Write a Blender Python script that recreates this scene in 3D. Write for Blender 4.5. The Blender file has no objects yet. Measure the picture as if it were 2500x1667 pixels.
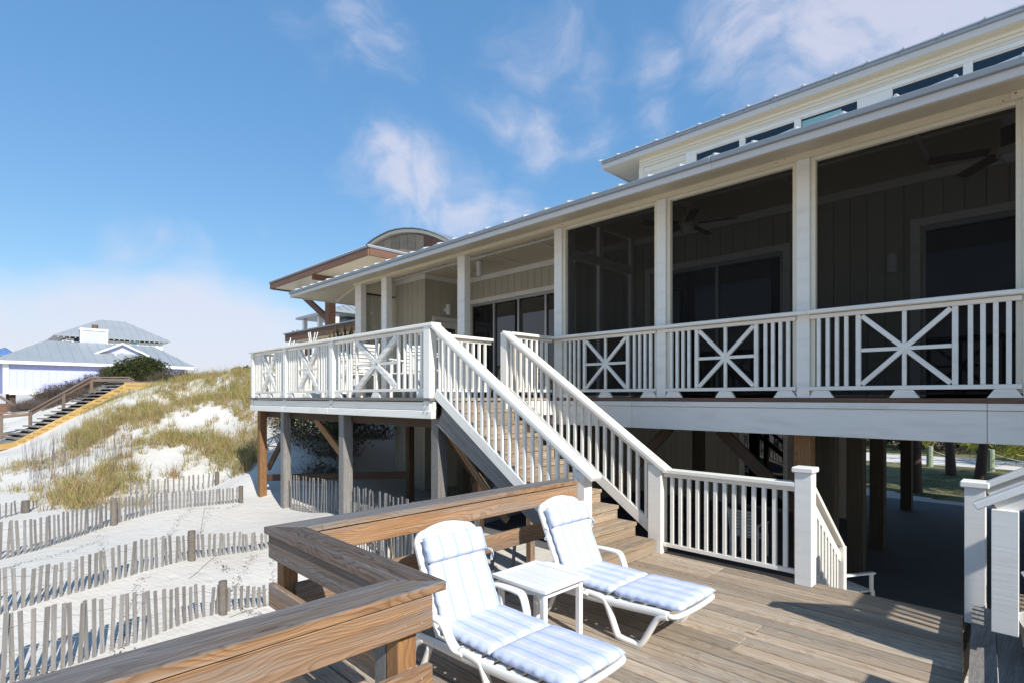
import bpy, bmesh, math, random
import numpy as np
from mathutils import Vector, Matrix, noise
random.seed(7); np.random.seed(7)
R = math.radians; S2 = math.sqrt(2)
scn = bpy.context.scene
COL = scn.collection
EYE = 1.70

# ------------------------------------------------------------------ camera
cam_d = bpy.data.cameras.new('camera'); cam = bpy.data.objects.new('camera', cam_d); COL.objects.link(cam)
cam.location = (0, 0, EYE); cam.rotation_euler = (R(90), 0, R(45))
cam_d.sensor_width = 36; cam_d.lens = 36*1335/2500; cam_d.shift_y = (968-833.5)/2500
cam_d.clip_start = .05; cam_d.clip_end = 6000
scn.camera = cam

# ------------------------------------------------------------------ light
SUN_AZ, SUN_EL = 13.0, 38.0          # azimuth measured from +X towards -Y
sun_dir = Vector((math.cos(R(SUN_EL))*math.cos(R(SUN_AZ)), -math.cos(R(SUN_EL))*math.sin(R(SUN_AZ)), math.sin(R(SUN_EL))))
sd = bpy.data.lights.new('sun', 'SUN'); sd.energy = 4.4; sd.angle = R(.53); sd.color = (1, .955, .88)
sun = bpy.data.objects.new('sun', sd); COL.objects.link(sun)
sun.rotation_euler = sun_dir.to_track_quat('Z', 'Y').to_euler(); sun.location = (8, -4, 12)

def pix_dir(px, py):
    v = Vector((-1, 1, 0))/S2*1335 + Vector((1, 1, 0))/S2*(px-1250) + Vector((0, 0, 968-py))
    return v.normalized()

world = bpy.data.worlds.new('World'); scn.world = world; world.use_nodes = True
def build_world():
    nt = world.node_tree; N = nt.nodes; L = nt.links
    N.clear()
    out = N.new('ShaderNodeOutputWorld'); bg = N.new('ShaderNodeBackground'); L.new(bg.outputs[0], out.inputs[0])
    bg.inputs[1].default_value = .12
    sky = N.new('ShaderNodeTexSky'); sky.sky_type = 'NISHITA'; sky.sun_disc = False
    sky.sun_elevation = R(SUN_EL); sky.sun_rotation = R(90+SUN_AZ)
    sky.air_density = 1.3; sky.dust_density = .3; sky.ozone_density = 1.6; sky.altitude = 0
    hs = N.new('ShaderNodeHueSaturation'); hs.inputs['Saturation'].default_value = 1.2; hs.inputs['Value'].default_value = 1.12
    L.new(sky.outputs[0], hs.inputs['Color'])
    tc = N.new('ShaderNodeTexCoord')
    def math_(op, a, b=None, c=None, clamp=False):
        m = N.new('ShaderNodeMath'); m.operation = op; m.use_clamp = clamp
        for i, v in enumerate((a, b, c)):
            if v is None: continue
            if isinstance(v, (int, float)): m.inputs[i].default_value = v
            else: L.new(v, m.inputs[i])
        return m.outputs[0]
    nz = N.new('ShaderNodeTexNoise'); nz.inputs['Scale'].default_value = 5.0; nz.inputs['Detail'].default_value = 3
    L.new(tc.outputs['Generated'], nz.inputs['Vector'])
    sub = N.new('ShaderNodeVectorMath'); sub.operation = 'SUBTRACT'; L.new(nz.outputs['Color'], sub.inputs[0]); sub.inputs[1].default_value = (.5, .5, .5)
    scl = N.new('ShaderNodeVectorMath'); scl.operation = 'SCALE'; L.new(sub.outputs[0], scl.inputs[0]); scl.inputs[3].default_value = .22
    add = N.new('ShaderNodeVectorMath'); add.operation = 'ADD'; L.new(tc.outputs['Generated'], add.inputs[0]); L.new(scl.outputs[0], add.inputs[1])
    blobs = [(930,450,.105,.95),(1040,480,.10,.9),(1150,510,.095,.7),(1270,530,.10,.62),(1400,545,.08,.5),
             (1240,255,.085,.55),(1330,290,.10,.72),(1430,315,.075,.6),
             (860,60,.09,.5),(930,150,.10,.52),(780,120,.10,.35),(1000,215,.06,.3),
             (1330,110,.09,.46),(1420,180,.075,.42),(1260,60,.07,.3),(1620,120,.085,.42),(1640,285,.07,.45),
             (1900,70,.14,.9),(2020,130,.14,1.0),(2200,40,.22,1.05),(2450,10,.25,1.05),(1800,40,.10,.6),(2150,230,.12,.55),
             (290,600,.07,.45),(420,640,.05,.35),(230,690,.05,.3),(620,560,.05,.15)]
    cur = None
    for (px, py, r, w) in blobs:
        d = pix_dir(px, py)
        vd = N.new('ShaderNodeVectorMath'); vd.operation = 'DISTANCE'; L.new(add.outputs[0], vd.inputs[0]); vd.inputs[1].default_value = d
        v = math_('DIVIDE', vd.outputs['Value'], r); v = math_('SUBTRACT', 1.0, v, clamp=True); v = math_('MULTIPLY', v, w)
        cur = v if cur is None else math_('MAXIMUM', cur, v)
    # finer wisps
    mp = N.new('ShaderNodeMapping'); mp.inputs['Scale'].default_value = (.9, .9, 1.7); L.new(add.outputs[0], mp.inputs[0])
    n2 = N.new('ShaderNodeTexNoise'); n2.inputs['Scale'].default_value = 11; n2.inputs['Detail'].default_value = 10; n2.inputs['Roughness'].default_value = .64
    n2.inputs['Distortion'].default_value = .15
    L.new(mp.outputs[0], n2.inputs['Vector'])
    f = math_('SUBTRACT', n2.outputs['Fac'], .5); f = math_('MULTIPLY', f, 2.2)
    base = math_('MULTIPLY', cur, 1.55)
    f2 = math_('ADD', base, math_('MULTIPLY', f, math_('MULTIPLY', math_('ADD', cur, .25), 1.2)))
    cl = N.new('ShaderNodeMapRange'); cl.interpolation_type = 'SMOOTHSTEP'
    cl.inputs['From Min'].default_value = .05; cl.inputs['From Max'].default_value = 1.5; cl.inputs['To Max'].default_value = .72
    L.new(f2, cl.inputs['Value'])
    # low bank of cloud all round the horizon
    sep = N.new('ShaderNodeSeparateXYZ'); L.new(add.outputs[0], sep.inputs[0])
    n3 = N.new('ShaderNodeTexNoise'); n3.inputs['Scale'].default_value = 3.2; n3.inputs['Detail'].default_value = 5
    mp3 = N.new('ShaderNodeMapping'); mp3.inputs['Scale'].default_value = (1, 1, 4); L.new(tc.outputs['Generated'], mp3.inputs[0]); L.new(mp3.outputs[0], n3.inputs['Vector'])
    e = math_('ADD', sep.outputs['Z'], math_('MULTIPLY', math_('SUBTRACT', n3.outputs['Fac'], .5), .10))
    bank = N.new('ShaderNodeMapRange'); bank.interpolation_type = 'SMOOTHSTEP'
    bank.inputs['From Min'].default_value = .12; bank.inputs['From Max'].default_value = .20
    bank.inputs['To Min'].default_value = .86; bank.inputs['To Max'].default_value = 0
    L.new(e, bank.inputs['Value'])
    m1 = N.new('ShaderNodeMix'); m1.data_type = 'RGBA'; mb = N.new('ShaderNodeMix'); mb.data_type = 'RGBA'; mb.inputs[0].default_value = .55; L.new(hs.outputs[0], mb.inputs[6]); mb.inputs[7].default_value = (.70, 1.95, 4.0, 1)
    L.new(bank.outputs[0], m1.inputs[0]); L.new(mb.outputs[2], m1.inputs[6])
    m1.inputs[7].default_value = (4.6, 4.8, 5.6, 1)
    m2 = N.new('ShaderNodeMix'); m2.data_type = 'RGBA'; L.new(cl.outputs[0], m2.inputs[0]); L.new(m1.outputs[2], m2.inputs[6])
    m2.inputs[7].default_value = (4.7, 4.65, 5.35, 1)
    L.new(m2.outputs[2], bg.inputs[0])
build_world()
scn.view_settings.view_transform = 'Standard'; scn.view_settings.look = 'None'
scn.view_settings.exposure = .46; scn.view_settings.gamma = 1; scn.view_settings.use_curve_mapping = False
scn.render.engine = 'CYCLES'
scn.cycles.max_bounces = 8; scn.cycles.diffuse_bounces = 3; scn.cycles.transparent_max_bounces = 12

# ------------------------------------------------------------------ helpers
def pt(px, py, d):
    r = (px-1250)/1335*d
    return Vector(((r-d)/S2, (r+d)/S2, EYE-(py-968)/1335*d))
def rd(r, d): return ((r-d)/S2, (r+d)/S2)
def at_y(y, px, py):
    k = (px-1250)/1335; x = y*(k-1)/(k+1); d = (y-x)/S2
    return Vector((x, y, EYE-(py-968)/1335*d))
def at_x(x, px, py):
    k = (px-1250)/1335; y = x*(k+1)/(k-1); d = (y-x)/S2
    return Vector((x, y, EYE-(py-968)/1335*d))

W = {}
def place(o, parent, M):
    COL.objects.link(o)
    if parent is not None:
        o.parent = parent; o.matrix_basis = W[parent.name].inverted() @ M
    else: o.matrix_basis = M
    W[o.name] = M.copy()
    return o
def thing(name, label, cat, loc=(0, 0, 0), rz=0, group=None):
    o = bpy.data.objects.new(name, None); o.empty_display_size = .2
    place(o, None, Matrix.Translation(loc) @ Matrix.Rotation(rz, 4, 'Z'))
    o['label'] = label; o['category'] = cat
    if group: o['group'] = group
    return o
def tag(o, label, cat, group=None, kind=None):
    if label: o['label'] = label
    if cat: o['category'] = cat
    if group: o['group'] = group
    if kind: o['kind'] = kind
    return o
CACHE = {}
def chbox(l, w, h, b, mats):
    """chamfered box mesh, cached; mats = material or (side material, top material)"""
    key = (round(l, 3), round(w, 4), round(h, 4), round(b, 4), tuple(m.name for m in mats))
    if key in CACHE: return CACHE[key]
    l, w, h = l/2, w/2, h/2; b = min(b, l*.45, w*.45, h*.45)
    V = []; F = []; idx = {}
    for sx in (-1, 1):
        for sy in (-1, 1):
            for sz in (-1, 1):
                c = (sx, sy, sz)
                idx[c, 0] = len(V); V.append((sx*l, sy*(w-b), sz*(h-b)))
                idx[c, 1] = len(V); V.append((sx*(l-b), sy*w, sz*(h-b)))
                idx[c, 2] = len(V); V.append((sx*(l-b), sy*(w-b), sz*h))
    def corner(ax, s, a, b2):
        c = [0, 0, 0]; c[ax] = s; o = [i for i in range(3) if i != ax]; c[o[0]] = a; c[o[1]] = b2; return tuple(c)
    for ax in range(3):
        for s in (-1, 1):
            F.append([idx[corner(ax, s, a, b2), ax] for a, b2 in ((-1, -1), (1, -1), (1, 1), (-1, 1))])
    for ax in range(3):      # edges running along ax
        o = [i for i in range(3) if i != ax]
        for a in (-1, 1):
            for b2 in (-1, 1):
                c1 = [0]*3; c1[ax] = -1; c1[o[0]] = a; c1[o[1]] = b2; c2 = list(c1); c2[ax] = 1
                c1, c2 = tuple(c1), tuple(c2)
                F.append([idx[c1, o[0]], idx[c2, o[0]], idx[c2, o[1]], idx[c1, o[1]]])
    for sx in (-1, 1):
        for sy in (-1, 1):
            for sz in (-1, 1):
                c = (sx, sy, sz); F.append([idx[c, 0], idx[c, 1], idx[c, 2]])
    me = bpy.data.meshes.new('piece'); me.from_pydata(V, [], F); fixn(me)
    for m in mats: me.materials.append(m)
    if len(mats) > 1:
        for p in me.polygons:
            if p.normal.z > .6: p.material_index = 1
    CACHE[key] = me
    return me
def fixn(me):
    bm = bmesh.new(); bm.from_mesh(me); bmesh.ops.recalc_face_normals(bm, faces=bm.faces); bm.to_mesh(me); bm.free()
def asm(m): return m if isinstance(m, (tuple, list)) else (m,)
def beam(name, parent, mat, p0, p1, w, h, up=(0, 0, 1), b=.003, roll=0):
    p0, p1 = Vector(p0), Vector(p1); X = (p1-p0); l = X.length; X.normalize()
    up = Vector(up)
    if abs(X.dot(up)) > .98: up = Vector((0, 1, 0)) if abs(X.y) < .9 else Vector((1, 0, 0))
    Y = up.cross(X).normalized(); Z = X.cross(Y)
    M = Matrix((X, Y, Z)).transposed().to_4x4(); M.translation = (p0+p1)/2
    if roll: M = M @ Matrix.Rotation(roll, 4, 'X')
    o = bpy.data.objects.new(name, chbox(l, w, h, b, asm(mat)))
    return place(o, parent, M)
def box(name, parent, mat, lo, hi, b=.002):
    lo, hi = Vector(lo), Vector(hi); d = hi-lo
    o = bpy.data.objects.new(name, chbox(d.x, d.y, d.z, b, asm(mat)))
    return place(o, parent, Matrix.Translation((lo+hi)/2))
def vpost(name, parent, mat, x, y, z0, z1, sx, sy=None, b=.004):
    """vertical post; local X runs up the post so grain runs up"""
    sy = sy or sx
    o = bpy.data.objects.new(name, chbox(z1-z0, sy, sx, b, asm(mat)))
    M = Matrix(((0, 0, 1), (0, 1, 0), (-1, 0, 0))).to_4x4()   # local X -> -Z , local Z -> +X
    M.translation = (x, y, (z0+z1)/2)
    return place(o, parent, M)
def mesh(name, parent, mats, V, F, smooth=False, M=None, midx=None, fix=True):
    me = bpy.data.meshes.new(name); me.from_pydata([tuple(v) for v in V], [], F)
    if fix: fixn(me)
    for m in asm(mats): me.materials.append(m)
    if smooth: me.polygons.foreach_set('use_smooth', [True]*len(me.polygons))
    if midx is not None: me.polygons.foreach_set('material_index', midx)
    o = bpy.data.objects.new(name, me)
    return place(o, parent, M if M is not None else (W[parent.name] if parent is not None else Matrix.Identity(4)))
def wmesh(name, parent, mats, V, F, **k):
    """vertices given in world coordinates"""
    c = sum((Vector(v) for v in V), Vector())/len(V)
    return mesh(name, parent, mats, [Vector(v)-c for v in V], F, M=Matrix.Translation(c), **k)
def prism(name, parent, mats, outline, axis, a0, a1, **k):
    """outline: list of 2D points; extruded along world axis 'x','y','z' from a0 to a1"""
    def mk(p, a): return {'x': (a, p[0], p[1]), 'y': (p[0], a, p[1]), 'z': (p[0], p[1], a)}[axis]
    n = len(outline); V = [mk(p, a0) for p in outline]+[mk(p, a1) for p in outline]
    F = [list(range(n)), list(range(n, 2*n))]+[[i, (i+1) % n, n+(i+1) % n, n+i] for i in range(n)]
    return wmesh(name, parent, mats, V, F, **k)
def smooth_path(P, n=5):
    P = [Vector(p) for p in P]; out = []
    for i in range(len(P)-1):
        a = P[max(i-1, 0)]; b = P[i]; c = P[i+1]; d = P[min(i+2, len(P)-1)]
        for k in range(n):
            t = k/n; out.append(.5*((2*b)+(c-a)*t+(2*a-5*b+4*c-d)*t*t+(3*b-a-3*c+d)*t**3))
    out.append(P[-1]); return out
def sweep(name, parent, mat, P, rw, rh=None, side=(0, 1, 0), seg=10, M=None, taper=None, power=3.0):
    """tube with a superelliptic section along points P; rw along 'side', rh across"""
    rh = rh or rw; side = Vector(side); P = [Vector(p) for p in P]; V = []; F = []
    for i, p in enumerate(P):
        t = (P[min(i+1, len(P)-1)]-P[max(i-1, 0)]).normalized()
        s = (side-t*side.dot(t))
        if s.length < 1e-3: s = Vector((1, 0, 0)).cross(t)
        s.normalize(); u = t.cross(s); k = taper(i/(len(P)-1)) if taper else 1
        for j in range(seg):
            a = 2*math.pi*j/seg; c, n_ = math.cos(a), math.sin(a)
            c = math.copysign(abs(c)**(2/power), c); n_ = math.copysign(abs(n_)**(2/power), n_)
            V.append(p+s*c*rw*k+u*n_*rh*k)
    m = len(P)
    for i in range(m-1):
        for j in range(seg):
            F.append([i*seg+j, i*seg+(j+1) % seg, (i+1)*seg+(j+1) % seg, (i+1)*seg+j])
    F.append(list(range(seg))); F.append([(m-1)*seg+j for j in range(seg)])
    return mesh(name, parent, mat, V, F, smooth=True, M=M)
def cyl(name, parent, mat, p0, p1, r0, r1=None, seg=16, smooth=True):
    r1 = r0 if r1 is None else r1
    P = [Vector(p0), Vector(p1)]; V = []; t = (P[1]-P[0]).normalized(); s = t.orthogonal().normalized(); u = t.cross(s)
    for p, r in zip(P, (r0, r1)):
        for j in range(seg):
            a = 2*math.pi*j/seg; V.append(p+s*math.cos(a)*r+u*math.sin(a)*r)
    F = [[j, (j+1) % seg, seg+(j+1) % seg, seg+j] for j in range(seg)]+[list(range(seg)), list(range(seg, 2*seg))]
    return wmesh(name, parent, mat, V, F)

# ------------------------------------------------------------------ materials
class NB:
    def __init__(s, name):
        s.m = bpy.data.materials.new(name); s.m.use_nodes = True; s.nt = s.m.node_tree; s.N = s.nt.nodes; s.L = s.nt.links
        s.p = s.N['Principled BSDF']
    def n(s, t, **k):
        o = s.N.new('ShaderNode'+t)
        for a, v in k.items(): setattr(o, a, v)
        return o
    def put(s, sock, v):
        if v is None: return
        if isinstance(v, bpy.types.NodeSocket): s.L.new(v, sock)
        elif isinstance(v, (tuple, list)) and len(v) == 3 and sock.type == 'RGBA': sock.default_value = (*v, 1)
        else: sock.default_value = v
    def math(s, op, a, b=None, c=None, clamp=False):
        m = s.n('Math', operation=op, use_clamp=clamp)
        for i, v in enumerate((a, b, c)): s.put(m.inputs[i], v)
        return m.outputs[0]
    def mix(s, f, a, b, mode='MIX'):
        m = s.n('Mix', data_type='RGBA', blend_type=mode); s.put(m.inputs[0], f); s.put(m.inputs[6], a); s.put(m.inputs[7], b)
        return m.outputs[2]
    def coord(s, kind='Object'): return s.n('TexCoord').outputs[kind]
    def mapping(s, v, scale=(1, 1, 1), loc=(0, 0, 0), rot=(0, 0, 0)):
        m = s.n('Mapping'); s.put(m.inputs[0], v); m.inputs['Scale'].default_value = scale; s.put(m.inputs['Location'], loc); m.inputs['Rotation'].default_value = rot
        return m.outputs[0]
    def noise(s, v, scale=1., detail=4, rough=.5, dist=0., color=False):
        t = s.n('TexNoise'); s.put(t.inputs['Vector'], v); t.inputs['Scale'].default_value = scale; t.inputs['Detail'].default_value = detail
        t.inputs['Roughness'].default_value = rough; t.inputs['Distortion'].default_value = dist
        return t.outputs['Color' if color else 'Fac']
    def ramp(s, f, stops):
        r = s.n('ValToRGB'); s.put(r.inputs[0], f); e = r.color_ramp.elements
        while len(e) < len(stops): e.new(.5)
        for i, (p, c) in enumerate(stops):
            e[i].position = p; e[i].color = (c, c, c, 1) if isinstance(c, (int, float)) else (*c, 1)
        return r.outputs[0]
    def rng(s, f, a, b, c=0., d=1.):
        m = s.n('MapRange'); s.put(m.inputs[0], f)
        for i, v in zip((1, 2, 3, 4), (a, b, c, d)): m.inputs[i].default_value = v
        return m.outputs[0]
    def rnd(s): return s.n('ObjectInfo').outputs['Random']
    def bump(s, h, strength=.3, dist=.01, prev=None):
        b = s.n('Bump'); b.inputs['Strength'].default_value = strength; b.inputs['Distance'].default_value = dist; s.put(b.inputs['Height'], h)
        if prev is not None: s.L.new(prev, b.inputs['Normal'])
        return b.outputs[0]
    def done(s, color, rough=.5, normal=None, spec=None, metal=None):
        s.put(s.p.inputs['Base Color'], color); s.put(s.p.inputs['Roughness'], rough)
        if normal is not None: s.L.new(normal, s.p.inputs['Normal'])
        if spec is not None: s.p.inputs['Specular IOR Level'].default_value = spec
        if metal is not None: s.p.inputs['Metallic'].default_value = metal
        return s.m

def wood(name, light, dark, knot=(.09, .04, .018), grey=(.2, .19, .18), grey_amt=0., ring=60, contrast=.8, bumps=.35, rough=.7, crack=.5, warp=1., var=(.82, 1.13)):
    b = NB(name); co = b.coord(); rnd = b.rnd()
    sh = b.n('CombineXYZ'); b.put(sh.inputs[0], b.math('MULTIPLY', rnd, 37.)); b.put(sh.inputs[1], b.math('MULTIPLY', rnd, 5.3)); b.put(sh.inputs[2], b.math('MULTIPLY', rnd, 11.7))
    va = b.n('VectorMath', operation='ADD'); b.put(va.inputs[0], co); b.put(va.inputs[1], sh.outputs[0]); v = va.outputs[0]
    sx = b.n('SeparateXYZ'); b.put(sx.inputs[0], co)
    low = b.noise(b.mapping(v, (1.1, 3.4, 3.4)), 1, 3, .5, 0, True)
    ls = b.n('SeparateXYZ'); b.put(ls.inputs[0], low)
    rn2 = b.math('FRACT', b.math('MULTIPLY', rnd, 17.3)); rn3 = b.math('FRACT', b.math('MULTIPLY', rnd, 91.7))
    y = b.math('ADD', b.math('ADD', sx.outputs[1], b.math('MULTIPLY_ADD', rn2, .10, -.05)), b.math('MULTIPLY_ADD', ls.outputs[0], .34*warp, -.17*warp))
    z = b.math('ADD', b.math('ADD', sx.outputs[2], b.math('MULTIPLY_ADD', rn3, .07, .03)), b.math('MULTIPLY_ADD', ls.outputs[1], .26*warp, -.13*warp))
    vor = b.n('TexVoronoi'); b.put(vor.inputs['Vector'], b.mapping(v, (1.5, 6., 3.))); vor.inputs['Scale'].default_value = 1; kd = vor.outputs['Distance']
    kfall = b.rng(kd, 0., .42, 1., 0.); kfall = b.math('MULTIPLY', kfall, kfall)
    r = b.math('SQRT', b.math('ADD', b.math('MULTIPLY', y, y), b.math('MULTIPLY', z, z)))
    r = b.math('ADD', r, b.math('MULTIPLY', kfall, .055))
    r = b.math('ADD', r, b.math('MULTIPLY', b.noise(b.mapping(v, (5, 22, 22)), 1, 2), .006))
    fr = b.math('FRACT', b.math('MULTIPLY', r, ring))
    ringv = b.ramp(fr, [(0, 0.), (.45, .18), (.86, 1.), (1, 0.)])
    fine = b.noise(b.mapping(v, (7, 260, 260)), 1, 3, .6)
    c = b.mix(b.math('MULTIPLY', ringv, contrast), light, dark)
    blotch = b.noise(b.mapping(v, (1.1, 7, 7)), 1, 4, .6)
    c = b.mix(b.rng(blotch, .3, .75), c, b.mix(.45, c, dark))
    kn = b.rng(kd, .045, .10, 1., 0.)
    c = b.mix(b.math('MULTIPLY', kn, .85), c, knot)
    if grey_amt > 0:
        gm = b.noise(b.mapping(v, (.8, 12, 12)), 1, 5, .6)
        lo = .95-grey_amt*.9
        g = b.mix(b.math('MULTIPLY', ringv, .55), grey, tuple(x*.55 for x in grey))
        c = b.mix(b.rng(gm, lo-.18, lo+.12), c, g)
    streak = b.noise(b.mapping(v, (1.6, 55, 55)), 1, 4, .65)
    c = b.mix(b.rng(fine, .25, .75, .0, .34), c, (.02, .016, .012), 'MIX')
    c = b.mix(b.rng(streak, .42, .72, 0., .5), c, b.mix(.6, dark, (.03, .022, .016)))
    c = b.mix(b.rng(streak, .40, .26, 0., .35), c, b.mix(.35, light, (.6, .56, .5)))
    ck = b.noise(b.mapping(v, (2.2, 90, 90)), 1, 2, .4, .6)
    ckm = b.rng(ck, .70, .78, 0., crack)
    c = b.mix(ckm, c, (.03, .022, .018))
    var_ = b.rng(rnd, 0, 1, *var); vm = b.n('VectorMath', operation='SCALE'); b.put(vm.inputs[0], c); b.put(vm.inputs[3], var_)
    hh = b.math('ADD', b.math('MULTIPLY', fine, .5), b.math('SUBTRACT', b.math('MULTIPLY', ringv, -.5), b.math('MULTIPLY', ckm, 1.6)))
    return b.done(vm.outputs[0], rough, b.bump(hh, bumps, .004), spec=.25)

def paint(name, col, dirt=(.35, .30, .22), amt=.25, rough=.42, grain=.25, rust=0., big=1.0):
    b = NB(name); co = b.coord(); rnd = b.rnd()
    sh = b.n('CombineXYZ'); b.put(sh.inputs[0], b.math('MULTIPLY', rnd, 23.)); b.put(sh.inputs[1], b.math('MULTIPLY', rnd, 9.))
    va = b.n('VectorMath', operation='ADD'); b.put(va.inputs[0], co); b.put(va.inputs[1], sh.outputs[0]); v = va.outputs[0]
    g = b.noise(b.mapping(v, (2.5, 70, 70)), 1, 4, .6)
    s = b.noise(b.mapping(v, (1.5*big, 9*big, 9*big)), 1, 6, .65)
    f = b.noise(v, 60, 3, .7)
    m = b.math('MULTIPLY', b.rng(s, .5, .8), amt)
    c = b.mix(m, col, dirt)
    c = b.mix(b.math('MULTIPLY', b.rng(f, .66, .74), amt*.8), c, tuple(x*.6 for x in dirt))
    if rust:
        vr = b.n('TexVoronoi'); b.put(vr.inputs['Vector'], v); vr.inputs['Scale'].default_value = 11
        rc = b.math('MULTIPLY', b.rng(vr.outputs['Distance'], .06, .13, rust, 0.), b.rng(b.noise(v, 1.6, 3), .50, .56, 0., 1.))
        c = b.mix(rc, c, (.25, .10, .02))
    var = b.rng(rnd, 0, 1, .95, 1.03); vm = b.n('VectorMath', operation='SCALE'); b.put(vm.inputs[0], c); b.put(vm.inputs[3], var)
    h = b.math('ADD', g, b.math('MULTIPLY', f, .25))
    return b.done(vm.outputs[0], b.rng(s, 0, 1, rough-.08, rough+.14), b.bump(h, grain, .003), spec=.4)

def plain(name, col, rough=.6, noise_amt=.15, scale=6, metal=None, bumps=0., spec=None):
    b = NB(name); v = b.coord(); s = b.noise(v, scale, 5, .6)
    c = b.mix(b.rng(s, .3, .75, 0, noise_amt), col, tuple(x*.45 for x in col))
    nrm = b.bump(s, bumps, .01) if bumps else None
    return b.done(c, rough, nrm, metal=metal, spec=spec)

M = {}
M['white'] = paint('white_paint', (.83, .80, .725), amt=.32)
M['white_old'] = paint('worn_white_paint', (.79, .775, .735), amt=.3, grain=.4)
M['trim'] = paint('cream_trim_paint', (.78, .71, .56), amt=.22, rust=.0)
M['beam'] = paint('beam_paint_with_rust_spots', (.78, .69, .51), amt=.3, rust=1.)
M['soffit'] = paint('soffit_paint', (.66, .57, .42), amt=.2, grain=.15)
M['fascia'] = paint('fascia_paint', (.62, .60, .57), amt=.15)
M['tan'] = paint('tan_siding_paint', (.50, .455, .35), amt=.18, rough=.6)
M['louvre_tan'] = paint('louvre_paint', (.46, .44, .34), amt=.15, rough=.55)  # slightly darker tan of the louvre slats
M['gutter'] = plain('grey_gutter_metal', (.20, .225, .25), .45, .15, 3)
M['roofmetal'] = plain('galvanised_roof_metal', (.55, .57, .58), .38, .15, 2, metal=.35)
M['pine'] = wood('warm_pine_wood', (.49, .29, .15), (.21, .09, .035), grey=(.33, .29, .25), grey_amt=.42, ring=72, contrast=.66, crack=.9, warp=1.1)
M['pinetop'] = wood('greyed_pine_top', (.27, .215, .17), (.13, .09, .065), grey=(.24, .24, .25), grey_amt=.5, ring=50, contrast=.8, crack=.8)
M['darktop'] = wood('dark_weathered_pine', (.17, .125, .095), (.05, .034, .026), grey=(.14, .135, .14), grey_amt=.35, ring=42, contrast=.9, crack=.8)
M['deck'] = wood('sun_bleached_deck_board', (.59, .465, .34), (.32, .23, .155), grey=(.51, .45, .37), grey_amt=.42, ring=60, contrast=.65, crack=.9, var=(.68, 1.22))
M['tread'] = wood('stair_tread_wood', (.52, .41, .29), (.27, .185, .12), grey=(.33, .29, .24), grey_amt=.3, ring=55, contrast=.75)
M['greywood'] = wood('silver_grey_wood', (.28, .255, .225), (.14, .115, .095), grey=(.30, .29, .275), grey_amt=.6, ring=110, contrast=.6)
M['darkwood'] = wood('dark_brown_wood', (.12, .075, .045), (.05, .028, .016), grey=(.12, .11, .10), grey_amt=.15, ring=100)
M['orangewood'] = wood('orange_post_wood', (.42, .23, .10), (.22, .10, .04), grey=(.3, .27, .24), grey_amt=.1, ring=100)
M['slat'] = wood('fence_slat_wood', (.27, .245, .225), (.15, .125, .11), grey=(.33, .315, .30), grey_amt=.65, ring=130, contrast=.5, crack=.3)
M['postwood'] = wood('fence_post_wood', (.26, .215, .17), (.12, .09, .065), grey=(.24, .22, .20), grey_amt=.5, ring=90, contrast=.7, crack=.9)
M['yellow'] = wood('fresh_yellow_lumber', (.62, .43, .17), (.46, .28, .09), ring=70, contrast=.6, crack=.1)
M['redwood'] = wood('stained_redwood', (.27, .15, .10), (.15, .075, .05), ring=60, contrast=.6)
M['rail_brown'] = wood('brown_rail_wood', (.27, .19, .14), (.14, .09, .06), grey=(.27, .24, .22), grey_amt=.4)
M['wire'] = plain('galvanised_wire', (.30, .27, .25), .5, .3, 20)
M['mesh'] = plain('fine_mesh_wire', (.35, .35, .34), .5, .1, 20)
M['blackhole'] = plain('dark_interior_paint', (.035, .035, .037), .8, .1)
M['alu'] = plain('aluminium_door_frame', (.48, .48, .47), .35, .1, 5, metal=.5)
M['plastic'] = plain('white_resin_plastic', (.80, .79, .75), .38, .05, 3, bumps=.05)
M['tablewhite'] = paint('white_table_paint', (.78, .79, .80), amt=.08, rough=.35, grain=.12)
M['lampwhite'] = plain('white_lamp_shell', (.75, .75, .73), .4, .05)
M['rope'] = plain('pale_rope', (.45, .42, .35), .9, .3, 40)
M['greenpost'] = plain('green_treated_post', (.30, .36, .25), .8, .35, 12, bumps=.3)
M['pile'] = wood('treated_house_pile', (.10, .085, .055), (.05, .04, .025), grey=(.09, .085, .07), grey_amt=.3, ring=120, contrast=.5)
M['bark'] = plain('rough_trunk_bark', (.12, .085, .065), .9, .6, 14, bumps=.8)
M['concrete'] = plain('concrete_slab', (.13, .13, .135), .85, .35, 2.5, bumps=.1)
M['lavender'] = paint('lavender_wall_paint', (.47, .49, .74), amt=.05, rough=.6, grain=.1)
M['greyroof'] = plain('blue_grey_metal_roof', (.30, .325, .34), .45, .2, .6)
M['blueroof'] = plain('blue_metal_roof', (.12, .22, .42), .4, .15, .6)
M['tealwall'] = plain('teal_wall_paint', (.12, .22, .26), .6, .1)
M['bluebox'] = plain('blue_container_paint', (.04, .16, .62), .5, .1)
M['sky_glass'] = plain('teal_window_glass', (.28, .48, .48), .1, .1)
M['seaoat'] = plain('dry_seed_head', (.50, .34, .15), .8, .4, 50)

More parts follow.
